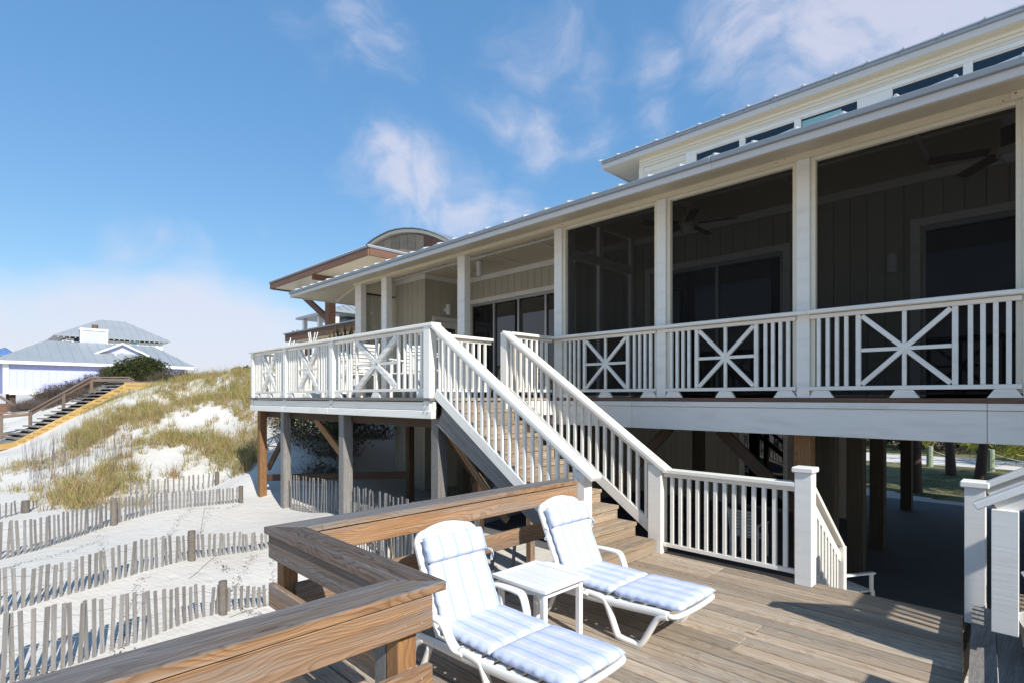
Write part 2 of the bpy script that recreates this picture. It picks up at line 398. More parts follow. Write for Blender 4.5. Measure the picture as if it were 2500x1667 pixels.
def glass():
    b = NB('dark_window_glass'); v = b.coord(); n_ = b.noise(v, 1.2, 2)
    return b.done((.006, .008, .011), .02, b.bump(n_, .03, .02), spec=.9)
M['glass'] = glass()
def screen():
    b = NB('insect_screen_mesh'); v = b.coord()
    n_ = b.noise(v, 3, 3); out = b.N['Material Output']
    tr = b.n('BsdfTransparent'); tr.inputs[0].default_value = (.62, .63, .64, 1)
    di = b.n('BsdfDiffuse'); b.put(di.inputs[0], b.mix(n_, (.016, .016, .016), (.026, .025, .023)))
    mx = b.n('MixShader'); mx.inputs[0].default_value = .52
    b.L.new(tr.outputs[0], mx.inputs[1]); b.L.new(di.outputs[0], mx.inputs[2]); b.L.new(mx.outputs[0], out.inputs[0])
    return b.m
M['screen'] = screen()
def sand_mat():
    b = NB('white_quartz_sand'); v = b.coord()
    n1 = b.noise(v, .6, 4); n2 = b.noise(v, 5, 6, .6); n3 = b.noise(v, 60, 4, .7)
    c = b.mix(b.rng(n1, .35, .7), (.60, .575, .53), (.54, .51, .46))
    c = b.mix(b.rng(n2, .62, .8, 0, .35), c, (.56, .51, .44))
    c = b.mix(b.rng(n3, .66, .76, 0, .4), c, (.42, .37, .30))
    wv = b.n('TexWave'); wv.inputs['Scale'].default_value = 2.2; wv.inputs['Distortion'].default_value = 9; wv.inputs['Detail'].default_value = 3
    b.put(wv.inputs['Vector'], b.mapping(v, (1, 2.6, 1), rot=(0, 0, .7)))
    vr = b.n('TexVoronoi'); vr.inputs['Scale'].default_value = 3.1; b.put(vr.inputs['Vector'], b.mapping(v, (1, 1, .2)))
    dent = b.math('MULTIPLY', b.rng(vr.outputs['Distance'], .0, .22, 1, 0), b.rng(n1, .5, .62, 0, 1))
    h = b.math('ADD', b.math('ADD', b.math('MULTIPLY', n2, 1.0), b.math('MULTIPLY', n3, .14)), b.math('SUBTRACT', b.math('MULTIPLY', wv.outputs['Fac'], .06), b.math('MULTIPLY', dent, .55)))
    return b.done(c, .95, b.bump(h, .55, .05), spec=.1)
M['sand'] = sand_mat()
def yard_mat():
    b = NB('thin_lawn_over_sand'); v = b.coord(); n1 = b.noise(v, .8, 6, .6); n2 = b.noise(v, 18, 4, .6)
    c = b.mix(b.rng(n1, .4, .6), (.06, .08, .025), (.18, .16, .08))
    c = b.mix(b.rng(n2, .55, .7), c, (.38, .35, .28))
    return b.done(c, .9, b.bump(n2, .6, .04), spec=.1)
M['yard'] = yard_mat()
def leafm(name, c1, c2, c3):
    b = NB(name); g = b.n('NewGeometry'); rp = g.outputs['Random Per Island']
    c = b.ramp(rp, [(0, c1), (.5, c2), (1, c3)])
    b.put(b.p.inputs['Base Color'], c); b.p.inputs['Roughness'].default_value = .6; b.p.inputs['Specular IOR Level'].default_value = .25
    tr = b.n('BsdfTranslucent'); b.put(tr.inputs[0], c); mx = b.n('MixShader'); mx.inputs[0].default_value = .3
    b.L.new(b.p.outputs[0], mx.inputs[1]); b.L.new(tr.outputs[0], mx.inputs[2]); b.L.new(mx.outputs[0], b.N['Material Output'].inputs[0])
    return b.m
M['grass'] = leafm('dune_grass_blades', (.15, .19, .04), (.36, .30, .10), (.48, .37, .18))
M['drygrass'] = leafm('dry_dune_grass', (.36, .26, .12), (.42, .31, .16), (.24, .15, .08))
M['bush'] = leafm('dark_scrub_leaves', (.025, .042, .018), (.055, .075, .025), (.11, .10, .03))
M['twig'] = leafm('grey_scrub_twigs', (.10, .08, .07), (.15, .13, .115), (.17, .10, .07))
M['palm'] = leafm('palmetto_fronds', (.08, .12, .02), (.18, .20, .03), (.38, .33, .05))
M['yucca'] = leafm('yucca_blades', (.02, .04, .018), (.05, .07, .03), (.22, .12, .05))
M['vine'] = leafm('creeping_vine_leaves', (.03, .035, .015), (.06, .055, .03), (.10, .07, .04))

def stripes():
    b = NB('striped_cushion_fabric'); co = b.coord(); sx = b.n('SeparateXYZ'); b.put(sx.inputs[0], co)
    wob = b.noise(co, 7, 2); y = b.math('ADD', sx.outputs[1], b.math('MULTIPLY_ADD', wob, .008, -.004))
    f = b.math('FRACT', b.math('ADD', b.math('DIVIDE', y, .118), 20.25))
    tri = b.math('ABSOLUTE', b.math('SUBTRACT', f, .5))
    fine = b.math('MULTIPLY', b.math('SINE', b.math('MULTIPLY', y, 1500)), .5)
    c = b.ramp(f, [(0, (.43, .51, .74)), (.12, (.50, .57, .75)), (.40, (.54, .59, .73)), (.5, (.56, .57, .61)), (.68, (.56, .57, .62)), (.9, (.47, .54, .75)), (1, (.43, .51, .74))])
    c = b.mix(b.math('MULTIPLY', b.rng(fine, .1, .4), .14), c, (.78, .80, .84))
    blue = b.rng(tri, .476, .487); c = b.mix(blue, c, (.22, .32, .62))
    cream = b.rng(tri, .016, .030, 1, 0); c = b.mix(cream, c, (.78, .75, .64))
    w = b.noise(b.mapping(co, (6, 14, 14)), 1, 5, .6); w2 = b.noise(co, 380, 2)
    h = b.math('ADD', w, b.math('MULTIPLY', w2, .03))
    return b.done(c, .9, b.bump(h, .55, .02), spec=.1)
M['fabric'] = stripes()
M['tie'] = plain('pale_fabric_tie', (.6, .62, .68), .9, .1, 30)

# ------------------------------------------------------------------ terrain
CP = [(15,1672,4.3),(250,1595,4.9),(480,1521,5.5),(665,1476,6.2),
      (0,1500,5.3),(300,1407,6.3),(480,1360,7.2),(660,1335,8.0),
      (0,1364,7),(250,1285,8.4),(400,1250,9.4),(583,1226,10.5),
      (0,1270,9),(330,1206,11),(525,1188,12.5),
      (635,1206,11.15),(706,1238,10.3),(845,1258,8.9),(760,1252,9.6),
      (100,1180,11.8),(100,1130,14),(0,1108,16.2),(39,1098,18.0),(150,1045,19),(303,966,21.0),
      (300,1100,14),(300,1050,16.5),(300,1000,19),
      (420,1150,12.8),(450,1110,14),(450,1050,16),(450,980,18.5),(400,938,21.5),(480,924,22),
      (560,1150,13),(600,1060,15),(600,1000,17),(560,932,21),(620,944,20.5),
      (690,1060,13.6),(720,1000,15.5),(700,950,18),(690,1130,12.2),
      (20,1040,21),(60,1015,24),(110,975,27),(200,930,27),(320,925,27),(450,950,27),(640,965,27)]
PTS = []
for (px, py, d) in CP:
    p = pt(px, py, d); PTS.append((p.x, p.y, p.z))
for p in [(-9.5,6.5,-.35),(-10.8,7.6,-.35),(-12.5,8.5,.55),(-14,10,1.6),(-9.5,9,-.6),(-7.5,5.5,-.75),(-7.5,8,-.75),(-5,5,-1.15),(-4.4,3.6,-1.15),(-6.2,4.6,-.95),(-5,8,-.78),(-5,12,-.78),(-2,7,-.78),
          (-2,12,-.78),(0,16,-.78),(-5,17,-.78),(-9,14,-.3),(3,8,-.78),(-3.3,3.5,-1.0),(-2,2,-.62),(-2,4,-.65),(0,0,-.65),(-3.5,1.4,-.62),(-1.5,-2,-.7),(2,3,-.7),(2,-3,-.9),
          (-12,16,1.2),(-16,14,2.0),(-22,6,1.2),(-30,-4,.6),(-30,8,1.0),(-24,16,1.6),(-10,24,.0),(-3,26,-.78),(4,22,-.78),(-40,0,.4),(-40,20,.9),(-20,30,.8),(-14,-2,-.5),(-8,-4,-.8),(-22,-3,.1)]:
    PTS.append(p)
PTS = np.array(PTS)
def tps_fit(P, lam=.02):
    n = len(P); d = np.linalg.norm(P[:, None, :2]-P[None, :, :2], axis=2)
    K = np.where(d > 0, d*d*np.log(d+1e-9), 0)+lam*np.eye(n); Q = np.c_[np.ones(n), P[:, :2]]
    A = np.block([[K, Q], [Q.T, np.zeros((3, 3))]]); return np.linalg.solve(A, np.r_[P[:, 2], 0, 0, 0])
TW = tps_fit(PTS)
def ground(x, y):
    x = np.atleast_1d(np.asarray(x, float)); y = np.atleast_1d(np.asarray(y, float)); out = np.zeros(x.shape)
    fx, fy = x.ravel(), y.ravel(); res = np.empty(fx.shape)
    for s in range(0, len(fx), 20000):
        a, b = fx[s:s+20000], fy[s:s+20000]
        d = np.hypot(a[:, None]-PTS[None, :, 0], b[:, None]-PTS[None, :, 1])
        res[s:s+20000] = (np.where(d > 0, d*d*np.log(d+1e-9), 0)@TW[:len(PTS)])+TW[-3]+TW[-2]*a+TW[-1]*b
    # fade to flat land far away
    cx, cy = np.clip(fx, -42, 5), np.clip(fy, -5, 30); far = np.hypot(fx-cx, fy-cy); w = np.clip(far/12, 0, 1); w = w*w*(3-2*w)
    base = np.where(fx < -15, .4, -.78); base = np.where(fy < -8, -1.2, base)
    res = res*(1-w)+base*w
    # a flat pad below and behind the house
    inx = np.clip((fx+9.0)/1.5, 0, 1)*np.clip((fy-5.2)/1.2, 0, 1); inx = inx*inx*(3-2*inx)
    res = res*(1-inx)+(-.78)*inx
    res += .035*np.sin(fx*1.7+fy*.6)*np.sin(fy*1.3-fx*.4)*np.clip((res+.9)*2, 0, 1)
    return res.reshape(x.shape)
def gz(x, y): return float(ground([x], [y])[0])
def axis(a, b, st, lo, hi):
    c = list(np.arange(a, b+1e-6, st)); s = st
    v = a
    L_ = []
    while v > lo: s *= 1.35; v -= s; L_.append(max(v, lo))
    s = st; v = b; R_ = []
    while v < hi: s *= 1.35; v += s; R_.append(min(v, hi))
    return np.array(L_[::-1]+c+R_)
gx = axis(-32, 1, .2, -3000, 3000); gy = axis(-4, 26, .2, -3000, 3000)
XX, YY = np.meshgrid(gx, gy, indexing='ij'); ZZ = ground(XX, YY)
nx, ny = XX.shape
V = np.stack([XX.ravel(), YY.ravel(), ZZ.ravel()], 1)
I = np.arange(nx*ny).reshape(nx, ny)
F = np.stack([I[:-1, :-1].ravel(), I[1:, :-1].ravel(), I[1:, 1:].ravel(), I[:-1, 1:].ravel()], 1)
cenx = XX[:-1, :-1].ravel(); ceny = YY[:-1, :-1].ravel()
mi = ((ceny > 17.0+.5*np.sin(cenx)) & (cenx > -14)).astype(int)
o = mesh('ground', None, (M['sand'], M['yard']), V, F.tolist(), smooth=True, midx=mi.tolist(), fix=False)
o['kind'] = 'structure'

# ------------------------------------------------------------------ beach house
H = thing('beach_house', 'long white beach house on piles with a screened porch, tan siding and metal roofs', 'house', (-4, 10, -.78))
YP = 6.4; XL, XR = -11.63, 5.0
ZF = 1.69      # porch floor
box('floor', H, M['darkwood'], (XL, YP+.06, 1.32), (XR, 16, 1.64))
# skirt board: joined lengths, with trim strip on top
for a, b_ in ((XL, -7.8), (-7.796, -4.1), (-4.096, -.45), (-.446, 3.2), (3.204, XR)):
    box('skirt_board', H, M['white'], (a, YP, 1.285), (b_, YP+.04, 1.575))
    box('skirt_trim', H, M['white'], (a, YP-.012, 1.579), (b_, YP+.05, 1.642))
beam('porch_edge_board', H, M['redwood'], (XL, YP+.05, 1.667), (XR, YP+.05, 1.667), .14, .042)
for i in range(15):
    y = YP+.20+i*.142
    beam('floor_plank', H, M['deck'], (XL+.02, y, 1.667), (XR, y, 1.667), .136, .038)
# posts
def porch_post(xc, w, extra=True):
    box('porch_post', H, M['white'], (xc-w/2, YP, 1.69), (xc+w/2, YP+.14, 4.262))
PX = [(-11.42, .26), (-10.32, .2), (-7.72, .2), (-5.41, .15), (-3.66, .13), (-1.955, .13), (-.15, .13), (1.7, .13), (3.5, .13)]
for xc, w in PX:
    porch_post(xc, w)
# screen jambs beside the posts of the screened part
for (xa, xb) in ((-5.335, -3.725), (-3.595, -2.02), (-1.89, -.215), (-.085, 1.635), (1.765, 3.435)):
    for x in (xa, xb-.05):
        box('screen_jamb', H, M['trim'], (x+.001, YP+.03, 1.73), (x+.049, YP+.10, 4.262))
    box('screen_head', H, M['trim'], (xa+.05, YP+.03, 4.225), (xb-.05, YP+.10, 4.262))
    o = wmesh('insect_screen', H, M['screen'], [(xa+.05, YP+.09, 1.72), (xb-.05, YP+.09, 1.72), (xb-.05, YP+.09, 4.225), (xa+.05, YP+.09, 4.225)], [[0, 1, 2, 3]], fix=False)
# beam above posts
for a, b_ in ((-11.62, -8.0), (-7.998, -4.0), (-3.998, -.3), (-.298, XR)):
    box('porch_beam', H, M['beam'], (a, YP-.015, 4.264), (b_, YP+.15, 4.40))
box('beam_ledge', H, M['beam'], (-11.62, YP-.035, 4.402), (XR, YP+.12, 4.44))
# eave: sloping soffit, fascia, gutter, metal roof pans
YE = 5.62; ZE = 4.10; SL = .27; XE = -13.2
def zroof(y): return ZE+.132+SL*(y-YE)
def soff(y): return ZE+.015+SL*(y-YE)
def sheet(name, P, mat, t=.02):
    V = [Vector(p) for p in P]+[Vector(p)+Vector((0, 0, t)) for p in P]; n = len(P)
    wmesh(name, H, mat, V, [list(range(n)), list(range(n, 2*n))]+[[i, (i+1) % n, n+(i+1) % n, n+i] for i in range(n)])
sheet('soffit', [(XE, YE, soff(YE)), (XR, YE, soff(YE)), (XR, YP+.1, soff(YP+.1)), (XL, YP+.1, soff(YP+.1))], M['soffit'])
sheet('end_soffit', [(XE, YE+.001, soff(YE)), (XL, YP+.101, soff(YP+.1)), (XL, 16, soff(YP+.1)), (XE, 16, soff(YE))], M['soffit'])
beam('soffit_batten', H, M['trim'], (-11.6, 6.55, 4.335), (XE+.05, 6.75, 4.125), .05, .02)
for a, b_ in ((XE, -9.9), (-9.898, -6.2), (-6.198, -2.6), (-2.598, 1.0), (1.002, XR)):
    box('fascia', H, M['fascia'], (a, YE-.04, ZE), (b_, YE, ZE+.085))
    box('gutter', H, M['gutter'], (a, YE-.075, ZE+.066), (b_, YE-.041, ZE+.126), b=.01)
box('end_fascia', H, M['fascia'], (XE-.04, YE-.02, ZE), (XE-.002, 16, ZE+.10))
n = 46; st = (XR-XE)/n
for i in range(n):
    x0 = XE-.03+i*st; x1 = x0+st*.985; ya, yb = YE-.065, min(8.9, YE+.12+.566*max(0, (x0-XE)))
    za, zb = zroof(ya), zroof(yb); t = .016
    V = []
    for (y, z) in ((ya, za), (yb, zb)):
        V += [(x0, y, z-.012), (x1, y, z+.030), (x1, y, z+.030-t), (x0, y, z-.012-t)]
    wmesh('roof_pan', H, M['roofmetal'], V, [[0, 1, 2, 3], [4, 5, 6, 7], [0, 1, 5, 4], [1, 2, 6, 5], [2, 3, 7, 6], [3, 0, 4, 7]])
    wmesh('roof_seam', H, M['roofmetal'], [(x1-.012, ya-.006, za+.036), (x1+.004, ya-.006, za+.036), (x1+.012, ya-.006, za-.0), (x1-.02, ya-.006, za-.0),
          (x1-.014, yb, zb+.04), (x1+.006, yb, zb+.04), (x1+.012, yb, zb), (x1-.02, yb, zb)],
          [[0, 1, 2, 3], [4, 5, 6, 7], [0, 1, 5, 4], [1, 2, 6, 5], [2, 3, 7, 6], [3, 0, 4, 7]])
# ceiling of the porch
box('porch_ceiling', H, M['soffit'], (-11.6, YP+.16, 4.50), (XR, 8.6, 4.54))
for x in (-10.6, -9.3, -8.0, -6.7, -3.9, -2.5, -1.1, .3, 1.7):
    box('ceiling_batten', H, M['white'], (x, YP+.17, 4.482), (x+.04, 8.44, 4.499))
box('ceiling_batten', H, M['white'], (-11.5, 7.28, 4.476), (XR, 7.33, 4.498))
# back walls behind boards
YW = 8.5
def wall_x(y, xa, xb, openings, z0=1.70, z1=4.385, bw=.2):
    """board siding facing -y with openings (x0,x1,ztop)"""
    x = xa
    while x < xb-.02:
        xe = min(x+bw, xb)
        ztop = [(a, b_, t) for a, b_, t in openings if x+bw/2 > a and x+bw/2 < b_]
        lo = ztop[0][2] if ztop else z0
        box('siding_board', H, M['tan'], (x+.005, y-.022, lo), (xe-.003, y, z1), b=.003)
        x += bw
    box('wall_trim', H, M['white'], (xa, y-.03, z1+.002), (xb, y, 4.499))
wall_x(YW, -10.2, XR, [(-9.85, -6.77, 3.87), (-5.05, -2.83, 3.84), (-1.25, 1.3, 3.84)])
wall_x(7.43, -11.5, -10.24, [])
# pieces of wall core behind the siding, around the doors
for a, b_, z0, z1 in ((-10.2, -9.9, 1.66, 4.5), (-9.9, -6.72, 3.9, 4.5), (-6.72, -5.0, 1.66, 4.5), (-5.0, -2.8, 3.88, 4.5), (-2.8, -1.28, 1.66, 4.5), (-1.28, 1.3, 3.88, 4.5), (1.3, XR, 1.66, 4.5)):
    box('wall_core', H, M['tan'], (a, YW+.002, z0), (b_-.002, YW+.1, z1))
box('wall_core', H, M['tan'], (-11.5, 7.432, 1.66), (-10.24, 7.53, 4.5))
# side wall, facing +x, between the two
for i in range(5):
    y = 7.45+i*.206
    box('siding_board', H, M['tan'], (-10.24, y, 1.7), (-10.218, y+.198, 4.385), b=.003)
box('corner_board', H, M['tan'], (-10.26, 7.395, 1.7), (-10.2, 7.448, 4.385))
box('wall_trim', H, M['white'], (-10.24, 7.40, 4.387), (-10.205, 8.47, 4.499))
box('wall_core', H, M['tan'], (-10.34, 7.535, 1.66), (-10.242, 8.6, 4.5))
# west end: folding louvre shutter and post wall
for i in range(9):
    y0 = 6.56+i*.095
    wmesh('louvre_slat', H, M['louvre_tan'], [(-11.52, y0, 1.72), (-11.46, y0+.088, 1.72), (-11.44, y0+.08, 1.72), (-11.50, y0-.008, 1.72),
          (-11.52, y0, 4.08), (-11.46, y0+.088, 4.08), (-11.44, y0+.08, 4.08), (-11.50, y0-.008, 4.08)],
          [[0, 1, 2, 3], [4, 5, 6, 7], [0, 1, 5, 4], [1, 2, 6, 5], [2, 3, 7, 6], [3, 0, 4, 7]])
box('louvre_head', H, M['darkwood'], (-11.54, 6.55, 4.085), (-11.42, 7.425, 4.115))
box('louvre_header', H, M['trim'], (-11.55, 6.55, 4.118), (-11.41, 7.425, 4.498))
box('corner_post', H, M['trim'], (-11.52, 7.33, 1.7), (-11.40, 7.428, 4.08))
# sliding doors
def sliding(xa, xb, ztop, divs, lamp=None):
    y = YW
    d = bpy.data.objects.new('sliding_door', None); place(d, H, Matrix.Translation(((xa+xb)/2, y, 1.7)))
    box('door_trim', d, M['white'], (xa, y-.045, 1.7), (xa+.1, y-.003+.02, ztop))
    box('door_trim', d, M['white'], (xb-.1, y-.045, 1.7), (xb, y+.017, ztop))
    box('door_trim', d, M['white'], (xa+.101, y-.043, ztop-.1), (xb-.101, y+.017, ztop-.002))
    box('door_frame', d, M['alu'], (xa+.102, y-.01, ztop-.16), (xb-.102, y+.05, ztop-.102))
    xs = [xa+.102]+list(divs)+[xb-.102]
    for i, x in enumerate(xs):
        a = x-.03 if 0 < i < len(xs)-1 else (x if i == 0 else x-.05)
        box('door_stile', d, M['alu'], (a, y-.008, 1.70), (a+.05, y+.045, ztop-.162))
    for i in range(len(xs)-1):
        yy = y+.02+.012*(i % 2)
        box('door_glass', d, M['glass'], (xs[i]+.021, yy, 1.74), (xs[i+1]-.031, yy+.006, ztop-.164), b=.001)
    return d
sliding(-9.97, -6.67, 3.97, (-9.08, -8.30, -7.51))
sliding(-5.15, -2.755, 3.93, (-3.86,))
sliding(-1.33, 1.4, 3.93, (.05,))
# small side door (west nook)
dn = bpy.data.objects.new('side_door', None); place(dn, H, Matrix.Translation((-10.21, 8.0, 1.7)))
box('door_trim', dn, M['white'], (-10.216, 7.62, 1.7), (-10.18, 7.69, 3.55)); box('door_trim', dn, M['white'], (-10.216, 8.38, 1.7), (-10.18, 8.45, 3.55))
box('door_trim', dn, M['white'], (-10.216, 7.691, 3.46), (-10.18, 8.379, 3.55)); box('door_leaf', dn, M['white'], (-10.214, 7.70, 1.7), (-10.2, 8.37, 3.45))
box('door_glass', dn, M['glass'], (-10.199, 7.8, 2.4), (-10.195, 8.27, 3.3), b=.001)
# lamps
def wall_lamp(x, y, z, dx, dy):
    l = bpy.data.objects.new('wall_lamp', None); place(l, H, Matrix.Translation((x, y, z)))
    beam('lamp_arm', l, M['lampwhite'], (x, y, z), (x+dx*.09, y+dy*.09, z), .06, .09)
    cyl('lamp_shade', l, M['lampwhite'], (x+dx*.13, y+dy*.13, z-.12), (x+dx*.13, y+dy*.13, z+.12), .055)
wall_lamp(-10.217, 7.98, 3.72, 1, 0)
wall_lamp(-1.5, YW-.023, 3.39, 0, -1); wall_lamp(-2.62, YW-.023, 3.42, 0, -1)
cyl('ceiling_lamp', H, M['lampwhite'], (-8.45, 7.5, 4.18), (-8.45, 7.5, 4.475), .06)
def fan(x, y, z, rot):
    f = bpy.data.objects.new('ceiling_fan', None); place(f, H, Matrix.Translation((x, y, z)))
    cyl('fan_rod', f, M['fascia'], (x, y, z+.08), (x, y, 4.475), .015); cyl('fan_canopy', f, M['fascia'], (x, y, 4.40), (x, y, 4.476), .04, .07)
    cyl('fan_motor', f, M['fascia'], (x, y, z-.06), (x, y, z+.08), .10, .085); cyl('fan_light', f, M['lampwhite'], (x, y, z-.14), (x, y, z-.062), .03, .08)
    for k in range(5):
        a = rot+k*2*math.pi/5; c, s = math.cos(a), math.sin(a)
        beam('fan_blade', f, M['rail_brown'], (x+c*.15, y+s*.15, z), (x+c*.66, y+s*.66, z-.01), .13, .012, roll=.2)
fan(-3.75, 7.3, 4.16, .3); fan(-.35, 7.35, 4.16, 1.0)
# divider of the screened porch (x = -5.41)
XD = -5.41
for y in (6.66, 7.42, 8.36):
    box('divider_post', H, M['white'], (XD-.05, y, 1.7), (XD+.05, y+.09, 4.497))
box('divider_header', H, M['white'], (XD-.045, 6.55, 3.86), (XD+.045, 8.36, 4.0))
for (a, b_, z0, z1) in ((6.56, 7.40, 1.72, 3.85), (7.52, 8.35, 1.72, 3.85), (6.56, 7.40, 4.01, 4.48), (7.52, 8.35, 4.01, 4.48)):
    wmesh('insect_screen', H, M['screen'], [(XD, a, z0), (XD, b_, z0), (XD, b_, z1), (XD, a, z1)], [[0, 1, 2, 3]], fix=False)
# clerestory storey
YU = 8.85; ZU = 6.07; XU = -5.48
box('upper_wall', H, M['trim'], (XU, YU+.002, 4.6), (XR, YU+.12, 6.2))
box('upper_end_wall', H, M['trim'], (XU, YU+.122, 4.6), (XU+.1, 16, 6.2))
for i in range(4):
    z = 5.90+i*.055
    box('lap_siding', H, M['trim'], (XU-.01, YU-.03+.003*(i % 2), z), (XR, YU-.002, z+.05))
box('corner_board', H, M['trim'], (XU-.015, YU-.034, 5.0), (XU+.08, YU-.001, 5.899))
for (xa, xb) in ((XU+.082, -4.56),):
    for i in range(8): box('lap_siding', H, M['trim'], (xa, YU-.028, 5.0+i*.112), (xb, YU-.002, 5.108+i*.112))
box('window_head', H, M['white'], (-4.56, YU-.05, 5.845), (XR, YU-.001, 5.898))
wins = [(-4.371, -3.638), (-3.542, -2.813), (-2.718, -1.993), (-1.579, -.847), (-.75, .02), (.12, .9), (1.1, 1.9)]
xprev = -4.56
for i, (a, b_) in enumerate(wins):
    box('window_mullion', H, M['white'], (xprev, YU-.045, 5.0), (a-.001, YU-.001, 5.844))
    wn = bpy.data.objects.new('clerestory_window', None); place(wn, H, Matrix.Translation(((a+b_)/2, YU, 5.4)))
    box('window_glass', wn, M['glass'], (a, YU-.012, 5.0), (b_, YU-.004, 5.83), b=.001)
    box('window_sash', wn, M['white'], (a, YU-.03, 5.831), (b_, YU-.001, 5.843))
    if i == 2: box('window_blind', wn, M['sky_glass'], (a+.01, YU-.016, 5.0), (b_-.2, YU-.013, 5.80), b=.001)
    xprev = b_+.001
box('window_mullion', H, M['white'], (xprev, YU-.045, 5.0), (XR, YU-.001, 5.844))
YE2 = 8.69
wmesh('upper_soffit', H, M['soffit'], [(-6.2, YE2, ZU+.01), (XR, YE2, ZU+.01), (XR, 16, ZU+.06), (-6.2, 16, ZU+.06), (-6.2, YE2, ZU+.03), (XR, YE2, ZU+.03), (XR, 16, ZU+.08), (-6.2, 16, ZU+.08)],
      [[0, 1, 2, 3], [4, 5, 6, 7], [0, 1, 5, 4], [1, 2, 6, 5], [2, 3, 7, 6], [3, 0, 4, 7]])
for a, b_ in ((-6.2, -3.0), (-2.998, .5), (.502, XR)):
    box('upper_fascia', H, M['fascia'], (a, YE2-.035, ZU-.002), (b_, YE2, ZU+.095))
    box('upper_gutter', H, M['gutter'], (a, YE2-.065, ZU+.072), (b_, YE2-.036, ZU+.14), b=.008)
box('upper_end_fascia', H, M['fascia'], (-6.235, YE2-.02, ZU), (-6.202, 16, ZU+.16))
n = 28; st = (XR+6.25)/n
for i in range(n):
    x0 = -6.25+i*st
    wmesh('upper_roof_pan', H, M['roofmetal'], [(x0, YE2-.07, ZU+.145), (x0+st*.99, YE2-.07, ZU+.15), (x0+st*.99, 13, ZU+1.5), (x0, 13, ZU+1.5), (x0, YE2-.07, ZU+.13), (x0+st*.99, YE2-.07, ZU+.13), (x0+st*.99, 13, ZU+1.48), (x0, 13, ZU+1.48)],
          [[0, 1, 2, 3], [4, 5, 6, 7], [0, 1, 5, 4], [1, 2, 6, 5], [2, 3, 7, 6], [3, 0, 4, 7]])
    wmesh('upper_roof_seam', H, M['roofmetal'], [(x0-.012, YE2-.07, ZU+.172), (x0+.012, YE2-.07, ZU+.172), (x0+.016, YE2-.08, ZU+.145), (x0-.016, YE2-.08, ZU+.145),
          (x0-.012, 13, ZU+1.545), (x0+.012, 13, ZU+1.545), (x0+.016, 13, ZU+1.49), (x0-.016, 13, ZU+1.49)],
          [[0, 1, 2, 3], [4, 5, 6, 7], [0, 1, 5, 4], [1, 2, 6, 5], [2, 3, 7, 6], [3, 0, 4, 7]])
# rest of the body, unseen from the front but solid
box('rear_wall', H, M['tan'], (XL+.1, 15.9, 1.64), (XR, 16, 4.6)); box('west_wall', H, M['tan'], (XL+.05, 7.55, 1.66), (XL+.15, 15.9, 4.5))
box('east_wall', H, M['tan'], (XR-.1, 6.6, 1.66), (XR, 15.9, 6.0)); box('room_ceiling', H, M['blackhole'], (-10.2, 8.62, 4.5), (XR-.1, 15.88, 4.55))
sheet('rear_roof', [(-7.4, 8.9, zroof(8.9)-.04), (XU, 8.9, zroof(8.9)-.04), (XU, 16.2, zroof(8.9)), (-7.4, 16.2, zroof(8.9))], M['roofmetal'], .03)
sheet('end_roof', [(XE-.03, YE, zroof(YE)-.03), (-7.4, 8.9, zroof(8.9)-.03), (-7.4, 16.2, zroof(8.9)-.03), (XE-.03, 16.2, zroof(YE)-.03)], M['roofmetal'], .02)
wmesh('rear_roof', H, M['roofmetal'], [(-6.25, 13, ZU+1.5), (XR, 13, ZU+1.5), (XR, 17, ZU), (-6.25, 17, ZU), (-6.25, 13, ZU+1.47), (XR, 13, ZU+1.47), (XR, 17, ZU-.03), (-6.25, 17, ZU-.03)],
      [[0, 1, 2, 3], [4, 5, 6, 7], [0, 1, 5, 4], [1, 2, 6, 5], [2, 3, 7, 6], [3, 0, 4, 7]])
# house piles and braces
def pile(x, y, w=.2, z0=-.8, z1=1.32, mat='pile'):
    return vpost('pile', H, M[mat], x, y, z0, z1, w, b=.006)
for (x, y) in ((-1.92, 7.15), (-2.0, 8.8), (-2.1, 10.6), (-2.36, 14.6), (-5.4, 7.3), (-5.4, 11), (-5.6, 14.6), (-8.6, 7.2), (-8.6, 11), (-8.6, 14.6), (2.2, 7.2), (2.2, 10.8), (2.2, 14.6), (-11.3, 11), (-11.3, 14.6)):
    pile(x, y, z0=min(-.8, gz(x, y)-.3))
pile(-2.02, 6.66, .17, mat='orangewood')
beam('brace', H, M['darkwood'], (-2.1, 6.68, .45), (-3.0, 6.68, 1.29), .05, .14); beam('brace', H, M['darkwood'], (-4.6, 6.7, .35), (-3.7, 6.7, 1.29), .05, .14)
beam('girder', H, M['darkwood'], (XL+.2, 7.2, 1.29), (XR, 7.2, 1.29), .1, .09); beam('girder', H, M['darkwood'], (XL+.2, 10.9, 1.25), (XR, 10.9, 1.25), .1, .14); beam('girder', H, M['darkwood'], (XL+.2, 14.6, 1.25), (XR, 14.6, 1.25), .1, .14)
# storage room wall under the west end and entry wall below the house
for i in range(8):
    x = -11.5+i*.157
    box('storage_board', H, M['tan'], (x+.004, 7.43, -.44), (x+.153, 7.455, 1.29), b=.003)
box('storage_wall', H, M['tan'], (-11.48, 7.457, -.44), (-10.26, 7.55, 1.31)); box('storage_side', H, M['tan'], (-10.33, 7.552, -.44), (-10.25, 10, 1.31))
for i in range(40):
    x = -8.8+i*.15
    if -5.15 < x < -4.2: continue
    box('lower_wall_board', H, M['tan'], (x+.003, 12.48, -.72), (x+.147, 12.5, 1.31), b=.002)
box('lower_wall', H, M['tan'], (-8.8, 12.502, -.74), (-5.17, 12.6, 1.31)); box('lower_wall', H, M['tan'], (-4.1, 12.502, -.74), (-2.8, 12.6, 1.31))
ld = bpy.data.objects.new('lower_door', None); place(ld, H, Matrix.Translation((-4.6, 12.5, -.7)))
